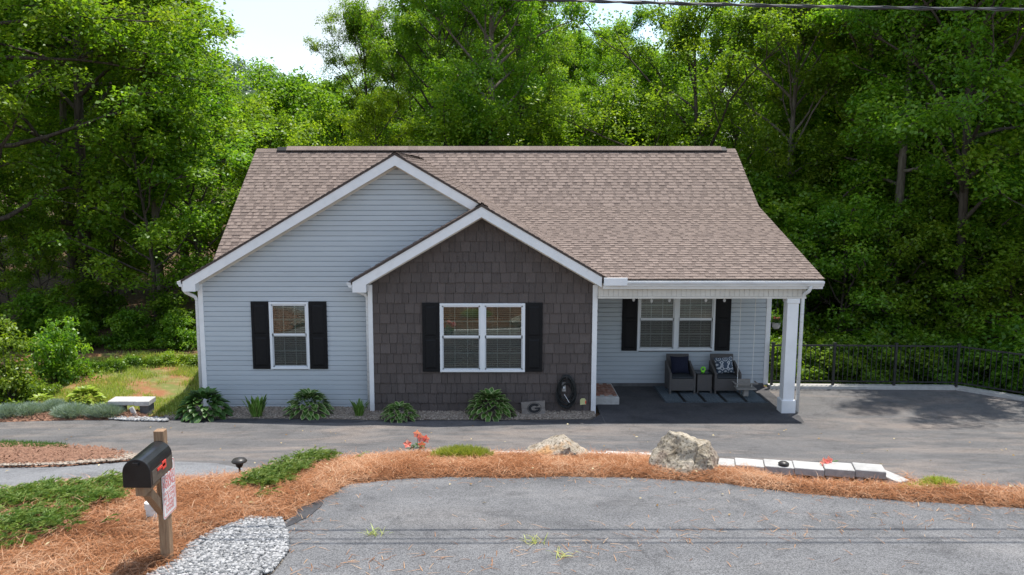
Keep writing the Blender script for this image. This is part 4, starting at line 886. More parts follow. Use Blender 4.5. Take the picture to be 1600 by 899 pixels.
x, y = gpt(238, 824); m = MB(); z = hz(x, y); m.lathe([(.055, -.05), (.055, .16), (.066, .16), (.066, .23), (.05, .24)], (x, y, z+.05), 18); pv = m.obj('drain_pipe', M['pvc'], None, smooth=False); setp(pv, 'short white plastic pipe with a cap behind the mailbox post', 'pipe')
x, y = gpt(375, 748); z = hz(x, y)
lt = thing('path_light', (x, y, z), 'small bronze solar path light on a stake at the straw bed edge', 'garden light')
m = MB(); m.tube([(x, y, z-.05), (x, y, z+.15)], .014, 8); m.obj('stake', M['lamp_dark'], lt); m = MB(); m.lathe([(.025, 0), (.045, .02), (.06, .08)], (x, y, z+.15), 14); m.obj('lens', M['glass_black'], lt, smooth=True); m = MB(); m.lathe([(.10, 0), (.104, .014), (.08, .042), (.03, .058), (.004, .06)], (x, y, z+.2305), 18); m.obj('cap', M['lamp_dark'], lt, smooth=True)

# overhead cables
def cable(name, Y, zoff, r, label, twist):
    x0, z0 = yz(820, 0, Y); x1, z1 = yz(1600, 15, Y); pts_ = []
    for k in range(90):
        x = -16+k*.42; t = (x-x0)/(x1-x0); z = z0+(z1-z0)*t+zoff+.0022*(x-3.5)**2-.012; pts_.append(Vector((x, Y, z)))
    m = MB(); m.tube(pts_, r, 8); c = thing(name, pts_[0], label, 'cable', 'cables above the road'); m.obj('conductor', M['cable'], c, smooth=True)
    if twist:
        for ph in (0, 2.6):
            m = MB(); hel = []
            for k in range(1400):
                u = k/1399*(len(pts_)-1); i = min(int(u), len(pts_)-2); p = pts_[i].lerp(pts_[i+1], u-i); a = p.x*7+ph; hel.append(p+Vector((0, math.cos(a), math.sin(a)))*(r+.004))
            m.tube(hel, .005, 4); m.obj('strand', M['steel_grey'] if ph else M['cable'], c)
cable('overhead_cable', -8.65, 0, .014, 'twisted grey overhead cable crossing above the trees', True)
cable('overhead_cable', -8.78, .62, .012, 'thin overhead wire above the twisted cable, seen by its shadow on the road', False)
cable('overhead_cable', -8.92, .62, .016, 'thick overhead wire casting the nearest shadow line on the road', False)

# ---- porch things
PZ = -.095
rug = MB(); rx0, rx1, ry0, ry1 = 4.08, 6.50, .70, 2.17
rg = thing('outdoor_rug', (5.3, 1.4, PZ), 'dark blue patterned outdoor rug on the porch', 'rug')
m = MB(); m.box(rx0, rx1, ry0, ry1, PZ-.02, PZ+.012); m.obj('weave', M['rug'], rg)
for k in range(1, 5):
    xx = rx0+(rx1-rx0)*k/5; m = MB(); m.box(xx-.035, xx+.035, ry0+.02, ry1-.02, PZ+.013, PZ+.0145); m.obj('band', M['ink'], rg)
m = MB()
for a, b, c, d in ((rx0, rx1, ry0, ry0+.03), (rx0, rx0+.03, ry0+.031, ry1), (rx1-.03, rx1, ry0+.031, ry1)): m.box(a, b, c, d, PZ+.0131, PZ+.015)
m.obj('binding', M['cushion_dark'], rg)
def chair(x0, x1, yf, label):
    z0 = PZ+.015; w = x1-x0; t = thing('wicker_chair', ((x0+x1)/2, yf+.3, z0), label, 'chair', 'wicker chairs on the porch'); yb = yf+.60
    m = MB(); m.box(x0+.045, x1-.045, yf, yb-.05, z0+.08, z0+.37); m.obj('seat_base', M['wicker'], t, bevel=.008)
    m = MB(); m.box(x0+.06, x1-.06, yf+.01, yb-.08, z0+.372, z0+.42); m.obj('seat_cushion', M['cushion_dark'], t, bevel=.015)
    T = Matrix.Translation((0, yb-.09, z0+.09))@Matrix.Rotation(R(-9), 4, 'X'); m = MB(); m.box(x0+.04, x1-.04, 0, .05, 0, .78, T); m.obj('backrest', M['wicker'], t, bevel=.01)
    for a in (x0, x1-.055):
        pr = [(yf+.005, z0+.08), (yb-.03, z0+.08), (yb+.01, z0+.70), (yf+.36, z0+.61), (yf+.10, z0+.535), (yf+.005, z0+.50)]
        m = MB(); m.prism(pr[::-1], -.055, 0, Matrix(((0,1,0,a+.055),(1,0,0,0),(0,0,1,0),(0,0,0,1)))); m.obj('armrest', M['wicker'], t, bevel=.006)
    for a in (x0+.005, x1-.045):
        for b in (yf+.005, yb-.06): m = MB(); m.box(a, a+.04, b, b+.04, z0, z0+.085); m.obj('leg', M['wicker'], t)
    return t
chair(4.33, 4.97, 1.42, 'grey wicker armchair holding a plain navy cushion'); chair(5.43, 6.08, 1.42, 'grey wicker armchair holding a patterned cushion')
def pillow(c, w, h, mat, name, label, tilt=-18, roll=0, grp='cushions on the wicker chairs'):
    bm = bmesh.new(); bmesh.ops.create_grid(bm, x_segments=10, y_segments=10, size=.5); V = [v.co.copy() for v in bm.verts]; vs = []; n = len(V)
    for s in (1, -1):
        for p in V:
            d = (1-(2*abs(p.x))**2.4)*(1-(2*abs(p.y))**2.4); pin = 1-.10*(1-(2*abs(p.y))**2)*(2*abs(p.x))**3; vs.append((p.x*w*pin, s*.075*max(d, 0)**.6, p.y*h*(1-.10*(1-(2*abs(p.x))**2)*(2*abs(p.y))**3)))
    fs = [tuple(v.index for v in f.verts) for f in bm.faces]; bm.free(); m = MB(); T = Matrix.Rotation(R(roll), 4, 'Y')@Matrix.Rotation(R(tilt), 4, 'X')
    m.add([T@Vector(p) for p in vs], fs+[tuple(i+n for i in f[::-1]) for f in fs], .5); me, o = m.mesh(name, mat, Vector((0,0,0)), True); return setp(link(name, me, c), label, 'cushion', grp)
pillow((4.65, 1.80, PZ+.65), .46, .44, M['navy'], 'throw_cushion', 'plain navy cushion on a wicker chair'); pillow((5.75, 1.80, PZ+.64), .46, .42, M['pillow'], 'throw_cushion', 'pale cushion with a blue medallion pattern on a wicker chair', roll=-5)
tb = thing('side_table', (5.2, 1.65, PZ+.015), 'square wicker side table with a dark glass top between the chairs', 'table'); z0 = PZ+.015
m = MB(); m.box(5.02, 5.38, 1.48, 1.84, z0+.06, z0+.475); m.obj('body', M['wicker'], tb, bevel=.006); m = MB(); m.box(5.0, 5.40, 1.46, 1.86, z0+.477, z0+.50); m.obj('top', M['glass_black'], tb, bevel=.003)
for a in (5.02, 5.345):
    for b in (1.48, 1.805): m = MB(); m.box(a, a+.035, b, b+.035, z0, z0+.059); m.obj('leg', M['wicker'], tb)
fg = thing('green_figure', (5.18, 1.6, z0+.50), 'small lime green ring-shaped ornament on the side table', 'ornament'); m = MB(); ring = [(5.18+.045*math.cos(a), 1.6, z0+.575+.05*math.sin(a)) for a in [2*math.pi*k/18 for k in range(19)]]; m.tube(ring, .02, 8, cap=False); m.obj('ring', M['lime'], fg, smooth=True); m = MB(); m.lathe([(.04, 0), (.042, .012), (.02, .022)], (5.18, 1.6, z0+.501), 12); m.obj('foot', M['lime'], fg, smooth=True)
# swing
sy = 1.15; sz = PZ+.26
sw_ = thing('porch_swing', (6.1, sy, sz), 'weathered wooden swing seat hanging from two white ropes', 'swing')
for xa in (5.90, 6.25):
    m = MB(); m.tube([(xa, sy, 2.76), (xa+.004, sy, 1.6), (xa-.004, sy, sz)], .008, 6); m.obj('rope', M['rope'], sw_)
    m = MB(); m.box(xa-.012, xa+.012, sy-.012, sy+.012, 2.32, 2.45); m.obj('rope_clip', M['rope'], sw_)
m = MB(); m.box(5.85, 6.32, sy-.16, sy+.14, sz-.035, sz); m.obj('seat', M['grey_wood'], sw_, bevel=.005)
m = MB(); m.box(5.92, 6.24, sy+.10, sy+.125, sz+.002, sz+.17); m.obj('backboard', M['grey_wood'], sw_, bevel=.005)
m = MB(); m.box(5.80, 6.36, sy-.135, sy-.10, sz+.10, sz+.125); m.box(5.80, 5.83, sy-.10, sy+.12, sz+.10, sz+.125); m.box(6.33, 6.36, sy-.10, sy+.12, sz+.10, sz+.125); m.obj('guard_rail', M['grey_wood'], sw_)
m = MB(); m.box(6.02, 6.14, sy-.12, sy-.02, sz-.2, sz-.036); m.obj('centre_block', M['grey_wood'], sw_, bevel=.006)
# step with brick paving
stp = thing('entry_step', (2.72, 1.1, PZ), 'low concrete step paved with red brick beside the porch corner', 'step'); m = MB(); m.box(2.42, 2.98, .55, 1.85, PZ-.02, PZ+.17); m.obj('slab', M['concrete'], stp, bevel=.012)
for i in range(5):
    for j in range(5):
        m = MB(); xo = 2.455+i*.098; yo = .68+j*.20+(.1 if i % 2 else 0); m.box(xo+.004, xo+.094, yo+.004, min(yo+.196, 1.83), PZ+.171, PZ+.19); m.obj('brick', M['brick'], stp)
# hanging planter
hp = thing('hanging_planter', (6.83, 1.35, 1.55), 'grey hanging pot of red flowers beside the porch corner', 'planter'); m = MB(); m.lathe([(.06, 0), (.09, .05), (.11, .14), (.115, .15)], (6.83, 1.35, 1.55), 16); m.obj('pot', M['block'], hp, smooth=True)
m = MB()
for k in range(3): a = k*2.1; m.tube([(6.83+.11*math.cos(a), 1.35+.11*math.sin(a), 1.70), (6.83, 1.35, 2.25), (6.83, 1.35, 2.53)], .004, 5)
m.obj('hanger', M['metal_black'], hp)
def leaves_at(name, parent, C, n, spread, ln, wd, mat, seed, up=.4):
    r_ = np.random.default_rng(seed); b = np.array(C)+r_.normal(0, 1, (n, 3))*np.array(spread); d = unit(r_.normal(0, 1, (n, 3))+[0, 0, up]); return strips(name, b, d, unit(r_.normal(0, 1, (n, 3))), r_.uniform(.6, 1.2, n)*ln, r_.uniform(.7, 1.2, n)*wd, r_.random(n), mat, r_.uniform(-.1, .2, n), kind=None, parent=parent, loc=tuple(WLOC[parent.name]))
leaves_at('leaves', hp, (6.83, 1.35, 1.74), 140, (.06, .06, .035), .06, .035, M['plant_green'], 1); [leaves_at('blossom', hp, (6.83+dx_, 1.35+dy_, 1.80+dz_), 8, (.010, .010, .006), .035, .03, M['petal'], 2+k_) for k_, (dx_, dy_, dz_) in enumerate(((-.05,-.03,0),(.02,-.05,.02),(.05,-.02,.01),(-.02,.03,.03)))]
# string of lights / chime on the porch wall
ch = thing('wind_chime', (2.48, 1.0, 1.2), 'thin dark wind chime hanging inside the porch by the shake wall', 'wind chime'); m = MB(); m.tube([(2.48, 1.0, 2.76), (2.48, 1.0, 1.5)], .004, 5); m.obj('cord', M['ink'], ch)
for k, zz in enumerate((2.5, 2.0, 1.72, 1.55)): m = MB(); m.lathe([(.005, 0), (.025, .03), (.02, .06), (.005, .08)], (2.48, 1.0, zz), 10); m.obj('bell', M['ink'], ch, smooth=True)
for k, (u, v) in enumerate(((990, 467), (1018, 469), (1046, 468), (1103, 468), (1132, 468))):
    x, z = yz(u, v, .6); m = MB(); m.lathe([(.006, .04), (.03, .0), (.034, -.03), (.02, -.06), (.004, -.065)][::-1], (x, .6, z), 10); m.tube([(x, .6, z+.04), (x, .6, 2.755)], .004, 5); setp(m.obj('bulb', M['vinyl'], None, smooth=True), 'small white hanging bulb under the porch ceiling', 'light bulb', 'bulbs under the porch ceiling')
# hose on its hanger
hx, hzz = .0, 0; hx, hzz = yz(885, 612, WS-.08)
ho = thing('garden_hose', (hx, WS-.1, -.1), 'coiled black garden hose hanging on the shake wall', 'hose')
random.seed(4)
for k in range(13):
    rx_, rz_ = random.uniform(.13, .225), random.uniform(.24, .385); cx_ = hx+random.uniform(-.03, .03); cz_ = hzz+.36-rz_*random.uniform(.96, 1.06) if k % 3 else hzz-.33+rz_*.9; yy = WS-.045-.016*(k % 4)-random.uniform(0, .01)
    m = MB(); m.tube([(cx_+rx_*math.cos(a)*(1-.12*math.sin(a)), yy+.01*math.sin(2*a+k), cz_+rz_*math.sin(a)) for a in [2*math.pi*i/30 for i in range(31)]], .0115, 7, cap=False); m.obj('coil', M['hose'], ho, smooth=True)
m = MB(); m.box(hx-.02, hx+.02, WS-.12, WS-.005, hzz+.30, hzz+.37); m.obj('hanger', M['metal_black'], ho, bevel=.005)
m = MB(); m.box(hx-.10, hx-.01, WS-.04, WS-.006, hzz-.01, hzz+.2); m.obj('tap_plate', M['block'], ho, bevel=.004)
m = MB(); m.lathe([(.018, 0), (.022, .02), (.012, .05)], (hx-.06, WS-.06, hzz+.06), 10); m.obj('tap', M['gutter'], ho); m = MB(); m.tube([(hx-.05, WS-.13, hzz-.05), (hx+.06, WS-.14, hzz-.24)], .007, 6); m.obj('nozzle', M['gutter'], ho)
# wooden plaque with the oval G emblem
pxl, pzb = yz(815, 649, -.22); pxr, pzt = yz(852, 628, -.22)
pq = thing('wooden_plaque', ((pxl+pxr)/2, -.22, pzb), 'weathered wooden plaque with a black oval G emblem leaning on the shake wall', 'plaque')
cxp, czp = (pxl+pxr)/2, (pzb+pzt)/2; hw_, hh_ = (pxr-pxl)/2, (pzt-pzb)/2; T = Matrix.Translation((cxp, -.20, czp))@Matrix.Rotation(R(-3.5), 4, 'Y')@Matrix.Rotation(R(-14), 4, 'X')
for i in range(2): m = MB(); m.box(-hw_, hw_, -.01, .012, -hh_+i*hh_+.002, i*hh_-.002, T); m.obj('board', M['plaque'], pq, bevel=.003)
def ring_strip(rx0_, rz0_, rx1_, rz1_, a0, a1, y, cx_=0, n=40):
    m = MB(); vs = []; 
    for k in range(n+1):
        a = a0+(a1-a0)*k/n; vs += [T@Vector((cx_+rx0_*math.cos(a), y, rz0_*math.sin(a))), T@Vector((cx_+rx1_*math.cos(a), y, rz1_*math.sin(a)))]
    m.add(vs, [(2*k, 2*k+1, 2*k+3, 2*k+2) for k in range(n)], .5); return m
ex, ez = hw_*.60, hh_*.82; off = hw_*.08
m = ring_strip(ex, ez, ex*.93, ez*.93, 0, 2*math.pi, -.0118, off); m.obj('emblem_ring', M['ink'], pq)
m = ring_strip(ex*.86, ez*.84, ex*.44, ez*.40, R(35), R(325), -.0119, off)
m.add([T@Vector(p) for p in [(off+ex*.05, -.0119, ez*.10), (off+ex*.05, -.0119, -ez*.16), (off+ex*.86, -.0119, -ez*.16), (off+ex*.86, -.0119, ez*.10)]], [(0,1,2,3)], .5); m.add([T@Vector(p) for p in [(off+ex*.50, -.0119, -ez*.161), (off+ex*.50, -.0119, -ez*.5), (off+ex*.72, -.0119, -ez*.5), (off+ex*.86, -.0119, -ez*.161)]], [(0,1,2,3)], .5)
m.obj('emblem_letter', M['ink'], pq)
# yellow plaque on a stake
ax_, az_ = yz(911, 633, -.3); ys = thing('yard_sign', (ax_, -.3, -.13), 'small yellow arched yard sign with red edge beside the coiled hose', 'sign'); m = MB(); pr = [(-.065, 0), (.065, .015), (.068, .10), (.04, .15), (-.03, .155), (-.066, .12)]; m.prism(pr, -.004, .004, Matrix.Translation((ax_, -.3, az_))); m.obj('panel', M['plaque_yellow'], ys); m = MB(); m.box(.045, .066, -.0065, -.0042, .03, .10, Matrix.Translation((ax_, -.3, az_))); m.obj('red_edge', M['red'], ys); m = MB(); m.tube([(ax_, -.294, -.2), (ax_, -.294, az_+.05)], .006, 6); m.obj('stake', M['metal_black'], ys)
# stone slab seat at the lawn
p = gpt(166, 652); q = gpt(231, 652); zb = hz((p[0]+q[0])/2, p[1]); bn = thing('slab_bench', ((p[0]+q[0])/2, p[1]+.2, zb), 'pale concrete slab resting on a block beside the lawn', 'bench')
m = MB(); m.box(p[0], p[0]+(q[0]-p[0])*.64, p[1]+.1, p[1]+.50, zb+.23, zb+.33); m.obj('slab', M['concrete'], bn, bevel=.012); m = MB(); m.box(p[0]+(q[0]-p[0])*.645, q[0], p[1]+.08, p[1]+.49, zb+.22, zb+.335); m.obj('slab', M['concrete'], bn, bevel=.012)
m = MB(); m.box(q[0]-.24, q[0]-.03, p[1]+.15, p[1]+.45, zb-.05, zb+.22); m.obj('support_block', M['foundation'], bn, bevel=.01); m = MB(); m.box(p[0]+.08, p[0]+.28, p[1]+.15, p[1]+.45, zb-.05, zb+.23); m.obj('support_block', M['foundation'], bn, bevel=.01)
m = MB(); m.box(-.045, .045, -.03, .03, 0, .24, Matrix.Translation((q[0]-.26, p[1]+.0, zb))@Matrix.Rotation(R(-24), 4, 'Y')); setp(m.obj('leaning_block', M['block'], None, bevel=.006), 'small pale block leaning on the slab bench', 'block')
ls = bpy.data.objects.new('stone_edging', None); COL.objects.link(ls); ls['kind'] = 'structure'; ls.location = (-11, .4, 0); WLOC[ls.name] = Vector((-11, .4, 0))
e0, e1 = Vector((*gpt(-30, 648), 0)), Vector((*gpt(45, 641), 0))
for k in range(4): a_, b_ = e0+(e1-e0)*k/4, e0+(e1-e0)*(k+1)/4; z = hz(a_.x, a_.y); block(ls, a_, b_, .16, z-.1, z+.12, M['concrete'], 'kerb_stone')

# ------------------------------------------------------------------ trees
def leaf_quads(C, nrm, heading, ln, wd, fold):
    """diamond leaves as two triangles folded on the midrib -> verts, faces(quads)"""
    side = np.cross(nrm, heading); side = unit(side); n = len(C); L_ = ln[:, None]; w = wd[:, None]*.5
    b = C-heading*L_*.5; t = C+heading*L_*.5-nrm*L_*.10; l = C+side*w+nrm*w*fold-heading*L_*.08; r = C-side*w+nrm*w*fold-heading*L_*.08
    V = np.stack([b, r, t, l], 1).reshape(-1, 3); F = np.arange(n*4).reshape(-1, 4); return V, F
def leaf_cloud(r_, centres, radii, per, ln, wd, flat=.58, droop=.35, tilt=.5, density_edge=.2):
    nC = len(centres); n = nC*per; ci = np.repeat(np.arange(nC), per)
    a = r_.uniform(0, 2*np.pi, n); rr = np.sqrt(r_.random(n))**(1-.4*density_edge); R_ = radii[ci]
    x = np.cos(a)*rr; y = np.sin(a)*rr; z = r_.normal(0, flat*.5, n)-droop*rr**2+droop*.4
    C = centres[ci]+np.stack([x, y, z], 1)*R_[:, None]
    nrm = unit(np.stack([x*.5, y*.5, np.ones(n)], 1)+r_.normal(0, tilt, (n, 3))); hd = unit(np.cross(nrm, r_.normal(0, 1, (n, 3))))
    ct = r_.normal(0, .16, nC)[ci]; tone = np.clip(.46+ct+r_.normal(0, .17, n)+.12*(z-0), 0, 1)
    V, F = leaf_quads(C, nrm, hd, r_.uniform(.75, 1.25, n)*ln, r_.uniform(.75, 1.25, n)*wd, .25); return V, F, tone
def gen_tree(seed, H, r0, cb, cr, limbs, per, mat, bark='bark', ln=.125, wd=.085, shape='round', rise=.5, droop=.35, forks=0, sub=5, crad=.66, lean=.3):
    r_ = np.random.default_rng(seed); tr = MB(); cent = []; rad = []
    top = H*.97; k = 12; ph = r_.uniform(0, 6.28, 4)
    def axis_pt(t): return np.array([lean*math.sin(t*2.3+ph[0])*t*1.2, lean*math.sin(t*2.9+ph[1])*t*1.2, t*top])
    tp = [axis_pt(i/k) for i in range(k+1)]; tr.tube([(p[0], p[1], p[2]-(.35 if i == 0 else 0)) for i, p in enumerate(tp)], [r0*(1.35 if i == 0 else 1)*(1-.93*i/k)+.012 for i in range(k+1)], 9, tone=.5)
    def prof(t):
        if shape == 'cone': return (1-t)**.75*.95+.10
        if shape == 'oval': return math.sin(math.pi*min(1, max(0, .12+.84*t)))**.75
        return math.sqrt(max(0, 1-(abs(t-.38)/.66)**2))*.96+.05
    def limb(start, az, el, L_, r1, depth):
        pts_ = []; p = np.array(start, float); d = np.array([math.cos(az)*math.cos(el), math.sin(az)*math.cos(el), math.sin(el)]); n = 6
        for i in range(n+1):
            pts_.append(p.copy()); d = d+r_.normal(0, .13, 3)+np.array([0, 0, .05 if i < n*.5 else -droop*.14]); d /= np.linalg.norm(d); p = p+d*L_/n
        tr.tube(pts_, [r1*(1-.88*i/n)+.006 for i in range(n+1)], 6 if depth == 0 else 4, cap=False, tone=.5); return pts_
    ga = r_.uniform(0, 6.28)
    starts = []
    for i in range(limbs):
        t = cb+(1-cb)*((i+.5)/limbs)**.92; u = (t-cb)/(1-cb); ga += 2.4+r_.normal(0, .35); L_ = cr*prof(u)*r_.uniform(.55, 1.22); el = (rise*(.55+.65*u))+r_.normal(0, .14)
        s = axis_pt(t*.98); pl_ = limb(s, ga, el, L_, r0*(1-.85*t)*.42+.012, 0)
        for j in range(sub):
            f = r_.uniform(.3, 1.0) if j else 1.0; q = pl_[min(len(pl_)-1, int(round(f*(len(pl_)-1))))]; sl_ = L_*r_.uniform(.18, .42)*(1.25-f*.6)+.25
            p2 = limb(q, ga+r_.choice((-1, 1))*r_.uniform(.4, 1.2), el*.75+r_.normal(0, .25), sl_, .02, 1); cent += [p2[-1], p2[3]]; rad += [crad*r_.uniform(.6, 1.15), crad*r_.uniform(.45, .85)]
    cent += [axis_pt(.985)+r_.normal(0, .35, 3) for _ in range(4)]; rad += [crad*.7]*4
    V, F, tone = leaf_cloud(r_, np.array(cent), np.array(rad), per, ln, wd, droop=droop)
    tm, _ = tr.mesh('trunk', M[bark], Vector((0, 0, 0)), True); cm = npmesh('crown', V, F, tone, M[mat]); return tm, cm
KINDS = {
 'maple':  gen_tree(1, 16, .22, .20, 5.0, 38, 150, 'leaf', sub=6, crad=.70, rise=.85),
 'poplar': gen_tree(2, 18, .21, .24, 3.7, 46, 150, 'leaf', bark='bark_pale', shape='oval', sub=5, crad=.66, rise=.85),
 'broad':  gen_tree(3, 15, .20, .18, 5.2, 30, 150, 'leaf', rise=.3, droop=.6, sub=6, crad=.78),
 'lime':   gen_tree(4, 9, .13, .12, 3.1, 26, 110, 'leaf_lime', sub=5, crad=.55, ln=.11, wd=.075),
 'forked': gen_tree(5, 14, .24, .30, 5.2, 18, 150, 'leaf_dark', rise=.75, droop=.3, sub=6, crad=.7, lean=.6),
 'young':  gen_tree(6, 6, .06, .08, 2.2, 24, 80, 'leaf', rise=.65, sub=4, crad=.46, ln=.115, wd=.075),
 'shade':  gen_tree(7, 17, .20, .32, 4.7, 34, 140, 'leaf_dark', sub=6, crad=.72, rise=.85),
 'tall':   gen_tree(9, 18, .19, .42, 2.3, 30, 120, 'leaf', bark='bark_pale', shape='oval', sub=5, crad=.62, lean=.5),
 'oak':    gen_tree(8, 16, .25, .18, 5.2, 38, 150, 'leaf', shape='oval', sub=6, crad=.70, rise=.95),
}
SRC = {}
random.seed(21)
def tree(kind, u, d, s, group, label, sxy=None, rz=None, zoff=0):
    y = d-18.3; x = (u-PCX)/FPX*d; tm, cm = KINDS[kind]; z = hz(x, y)-.05+zoff; sxy = sxy or s; rz = random.uniform(0, 6.28) if rz is None else rz
    if label in (LL, LB, LR):                             # say which sort of tree it is
        adj = {'maple': 'round-crowned leafy tree', 'oak': 'tall full-crowned tree', 'young': 'small young leafy tree', 'shade': 'deep green high-crowned tree', 'broad': 'spreading tree with layered boughs', 'poplar': 'slender tall leafy tree', 'tall': 'tall tree with a bare lower trunk'}[kind]; label = adj+' '+PLACE[label]; group = label
    t = bpy.data.objects.new('broadleaf_tree', None); COL.objects.link(t); t.empty_display_size = .3; t.location = (x, y, z); t.rotation_euler = (0, 0, rz); t.scale = (sxy, sxy, s); setp(t, label, 'tree', group)
    for nm, me in (('trunk', tm), ('crown', cm)):
        o = bpy.data.objects.new(nm, me); COL.objects.link(o); o.parent = t
    return t
GL, GB, GR = 'trees in the wood beside the lawn', 'trees behind the house roof', 'trees in the wood behind the railing'
LL, LB, LR = 'leafy green tree in the wood on the lawn side of the house', 'leafy green tree rising behind the house roof', 'leafy green tree in the wood behind the black railing'
PLACE = {LL: 'in the wood beside the lawn', LB: 'rising behind the house roof', LR: 'in the wood behind the black railing'}
# lawn side
tree('broad', 130, 29, 1.15, GL, LL); tree('broad', -20, 25.5, 1.1, GL, LL, rz=2.0); tree('maple', 128, 36, 1.05, GL, LL); tree('poplar', 205, 41, .9, GL, LL); tree('broad', -150, 29, 1.2, GL, LL); tree('maple', -90, 40, 1.2, GL, LL)
tree('young', 305, 29, 1.25, 'light green trees by the house corner', 'lighter green small tree standing behind the left gable eave', sxy=1.25); tree('young', 235, 26.5, 1.15, GL, LL); tree('young', 335, 35, 1.3, GL, LL)
for u, d, s in ((20,50,1.0),(110,55,1.05),(140,52,1.0),(180,58,.95),(-60,56,1.1),(60,66,1.1),(160,68,1.0),(200,70,.9),(-30,70,1.1),(300,66,.6)): tree(random.choice(('shade','oak','maple')), u, d, s, GL, LL)
for u, d, s in ((160,40,.95),): tree('shade', u, d, s, GL, LL)
for u, d, s in ((60,27.5,.62),(170,29.5,.7),(120,33,.75),(250,31,.8),(5,30,.8),(200,34,.8),(80,38,.9),(285,37,1.0),(150,44,1.0),(30,44,1.0),(230,44,1.0),(-40,33,.9)): tree('young', u, d, s, GL, LL)
for u, d, s in ((242,28.5,1.0),(112,33,1.0),(285,36,.85)): tree('tall', u, d, s, GL if u != 242 else 'bare trunked trees by the lawn', LL if u != 242 else 'tall tree with a bare tan trunk at the edge of the lawn', sxy=.8 if u == 242 else 1.0)
# behind the roof
tree('lime', 582, 29.5, .86, 'bright lime trees', 'bright lime green tree just above the roof ridge', sxy=.66)
tree('poplar', 765, 31, 1.0, 'tall straight trees', 'tall straight tree with a visible pale trunk behind the middle of the roof', sxy=.85, rz=.6)
tree('forked', 1098, 31, 1.02, 'dark forked trees', 'tree with dark forking limbs above the roof behind the porch', sxy=.95, rz=1.1)
tree('oak', 578, 44, .79, GB, LB, sxy=.66); tree('maple', 690, 38, .95, GB, LB, sxy=.8); tree('oak', 805, 35, .95, GB, LB, sxy=.62); tree('poplar', 735, 45, 1.0, GB, LB, sxy=1.0); tree('oak', 1015, 50, .9, GB, LB, sxy=.8); tree('oak', 640, 52, .86, GB, LB, sxy=.66); tree('maple', 830, 40, .80, GB, LB, sxy=.62)
tree('poplar', 885, 50, .71, GB, LB, sxy=.85); tree('maple', 955, 45, .76, GB, LB, sxy=.72); tree('oak', 1040, 41, .82, GB, LB, sxy=.75); tree('maple', 1150, 38, .95, GB, LB, sxy=.8); tree('shade', 920, 58, .74, GB, LB, sxy=.8)
tree('young', 700, 30, 1.2, GB, LB); tree('young', 850, 31, 1.2, GB, LB); tree('young', 940, 32, 1.3, GB, LB); tree('young', 1020, 31, 1.2, GB, LB); tree('young', 1130, 29.5, 1.3, GB, LB); tree('young', 520, 36, 1.3, GB, LB); tree('young', 440, 33, 1.15, GB, LB); tree('young', 470, 42, 1.5, GB, LB)
for u, d, s in ((400,58,.50),(445,64,.54),(500,60,.56),(420,80,.58),(475,85,.62),(530,72,.68),(385,90,.64),(450,100,.68),(510,105,.8),(620,66,.85),(720,60,.95),(800,66,.92),(860,70,.82),(960,72,.84),(1040,66,.9),(1100,58,.95),(660,80,.95),(900,82,.9),(780,48,.85)): tree(random.choice(('shade','oak','maple')), u, d, s, GB, LB)
# railing side
tree('poplar', 1230, 30, 1.05, 'dark trunked trees', 'tall tree with a thick dark trunk beside the roof edge behind the porch', rz=2.2, sxy=.72)
tree('maple', 1330, 34, 1.1, GR, LR); tree('oak', 1420, 30, 1.15, GR, LR); tree('shade', 1505, 24.4, 1.1, 'trunks behind the railing', 'tall dark tree with twin stems rising behind the railing corner', sxy=.85, rz=1.0); tree('maple', 1580, 31, 1.1, GR, LR); tree('broad', 1680, 26.5, 1.05, GR, LR); tree('oak', 1290, 44, 1.1, GR, LR); tree('maple', 1390, 46, 1.15, GR, LR); tree('shade', 1500, 40, 1.2, GR, LR); tree('oak', 1640, 40, 1.2, GR, LR); tree('broad', 1760, 22.5, 1.1, GR, LR, rz=1.0)
for u, d, s in ((1352,28.5,1.0),(1462,29.5,1.05),(1405,26,1.0)): tree('tall', u, d, s, GR, LR)
for u, d, s in ((1210,54,1.1),(1300,58,1.1),(1380,60,1.1),(1460,56,1.15),(1550,58,1.1),(1640,54,1.1),(1240,70,1.1),(1340,72,1.1),(1440,74,1.2),(1540,72,1.2),(1160,68,1.0)): tree(random.choice(('shade','oak','maple')), u, d, s, GR, LR)
for u, d, s in ((1215,25.5,.9),(1265,27,1.2),(1310,25,1.0),(1360,26.5,1.15),(1410,24.8,.95),(1460,26,1.1),(1520,24.2,.95),(1565,25.5,1.15),(1610,23.5,.95),(1200,30,1.4),(1290,31,1.5),(1390,31,1.6),(1480,32,1.6),(1570,30,1.5),(1240,34,1.6),(1340,36,1.7),(1440,37,1.7)): tree('young', u, d, s, GR, LR)
# far wooded hill
hv = []; hf = []; hx_ = np.linspace(-320, 160, 61); hy_ = np.linspace(170, 420, 26)
def hillz(x, y): return 1.5+46*math.exp(-((x+140)/110)**2-((y-300)/85)**2)+3*noise.noise((x*.02, y*.02, 1))
hill = MB(); hill.add([(x, y, hillz(x, y)) for y in hy_ for x in hx_], [(j*61+i, j*61+i+1, (j+1)*61+i+1, (j+1)*61+i) for j in range(25) for i in range(60)], .5); hill.obj('hill', M['hill_ground'], None, 'structure', smooth=True, origin=Vector((0, 0, 0)))
r_ = np.random.default_rng(9); hc = np.stack([r_.uniform(-230, 30, 1500), r_.uniform(190, 320, 1500)], 1); hc = np.column_stack([hc, [hillz(x, y)+r_.uniform(2, 6) for x, y in hc]]); V, F, t = leaf_cloud(r_, hc, r_.uniform(2.5, 4.2, 1500), 60, .95, .7, flat=.6, droop=.6); setp(link('hill_wood', npmesh('hill_wood', V, F, t, M['leaf_hill_haze']), (0, 0, 0), None, 'stuff'), 'distant wood covering the hillside beyond the trees', 'woodland')

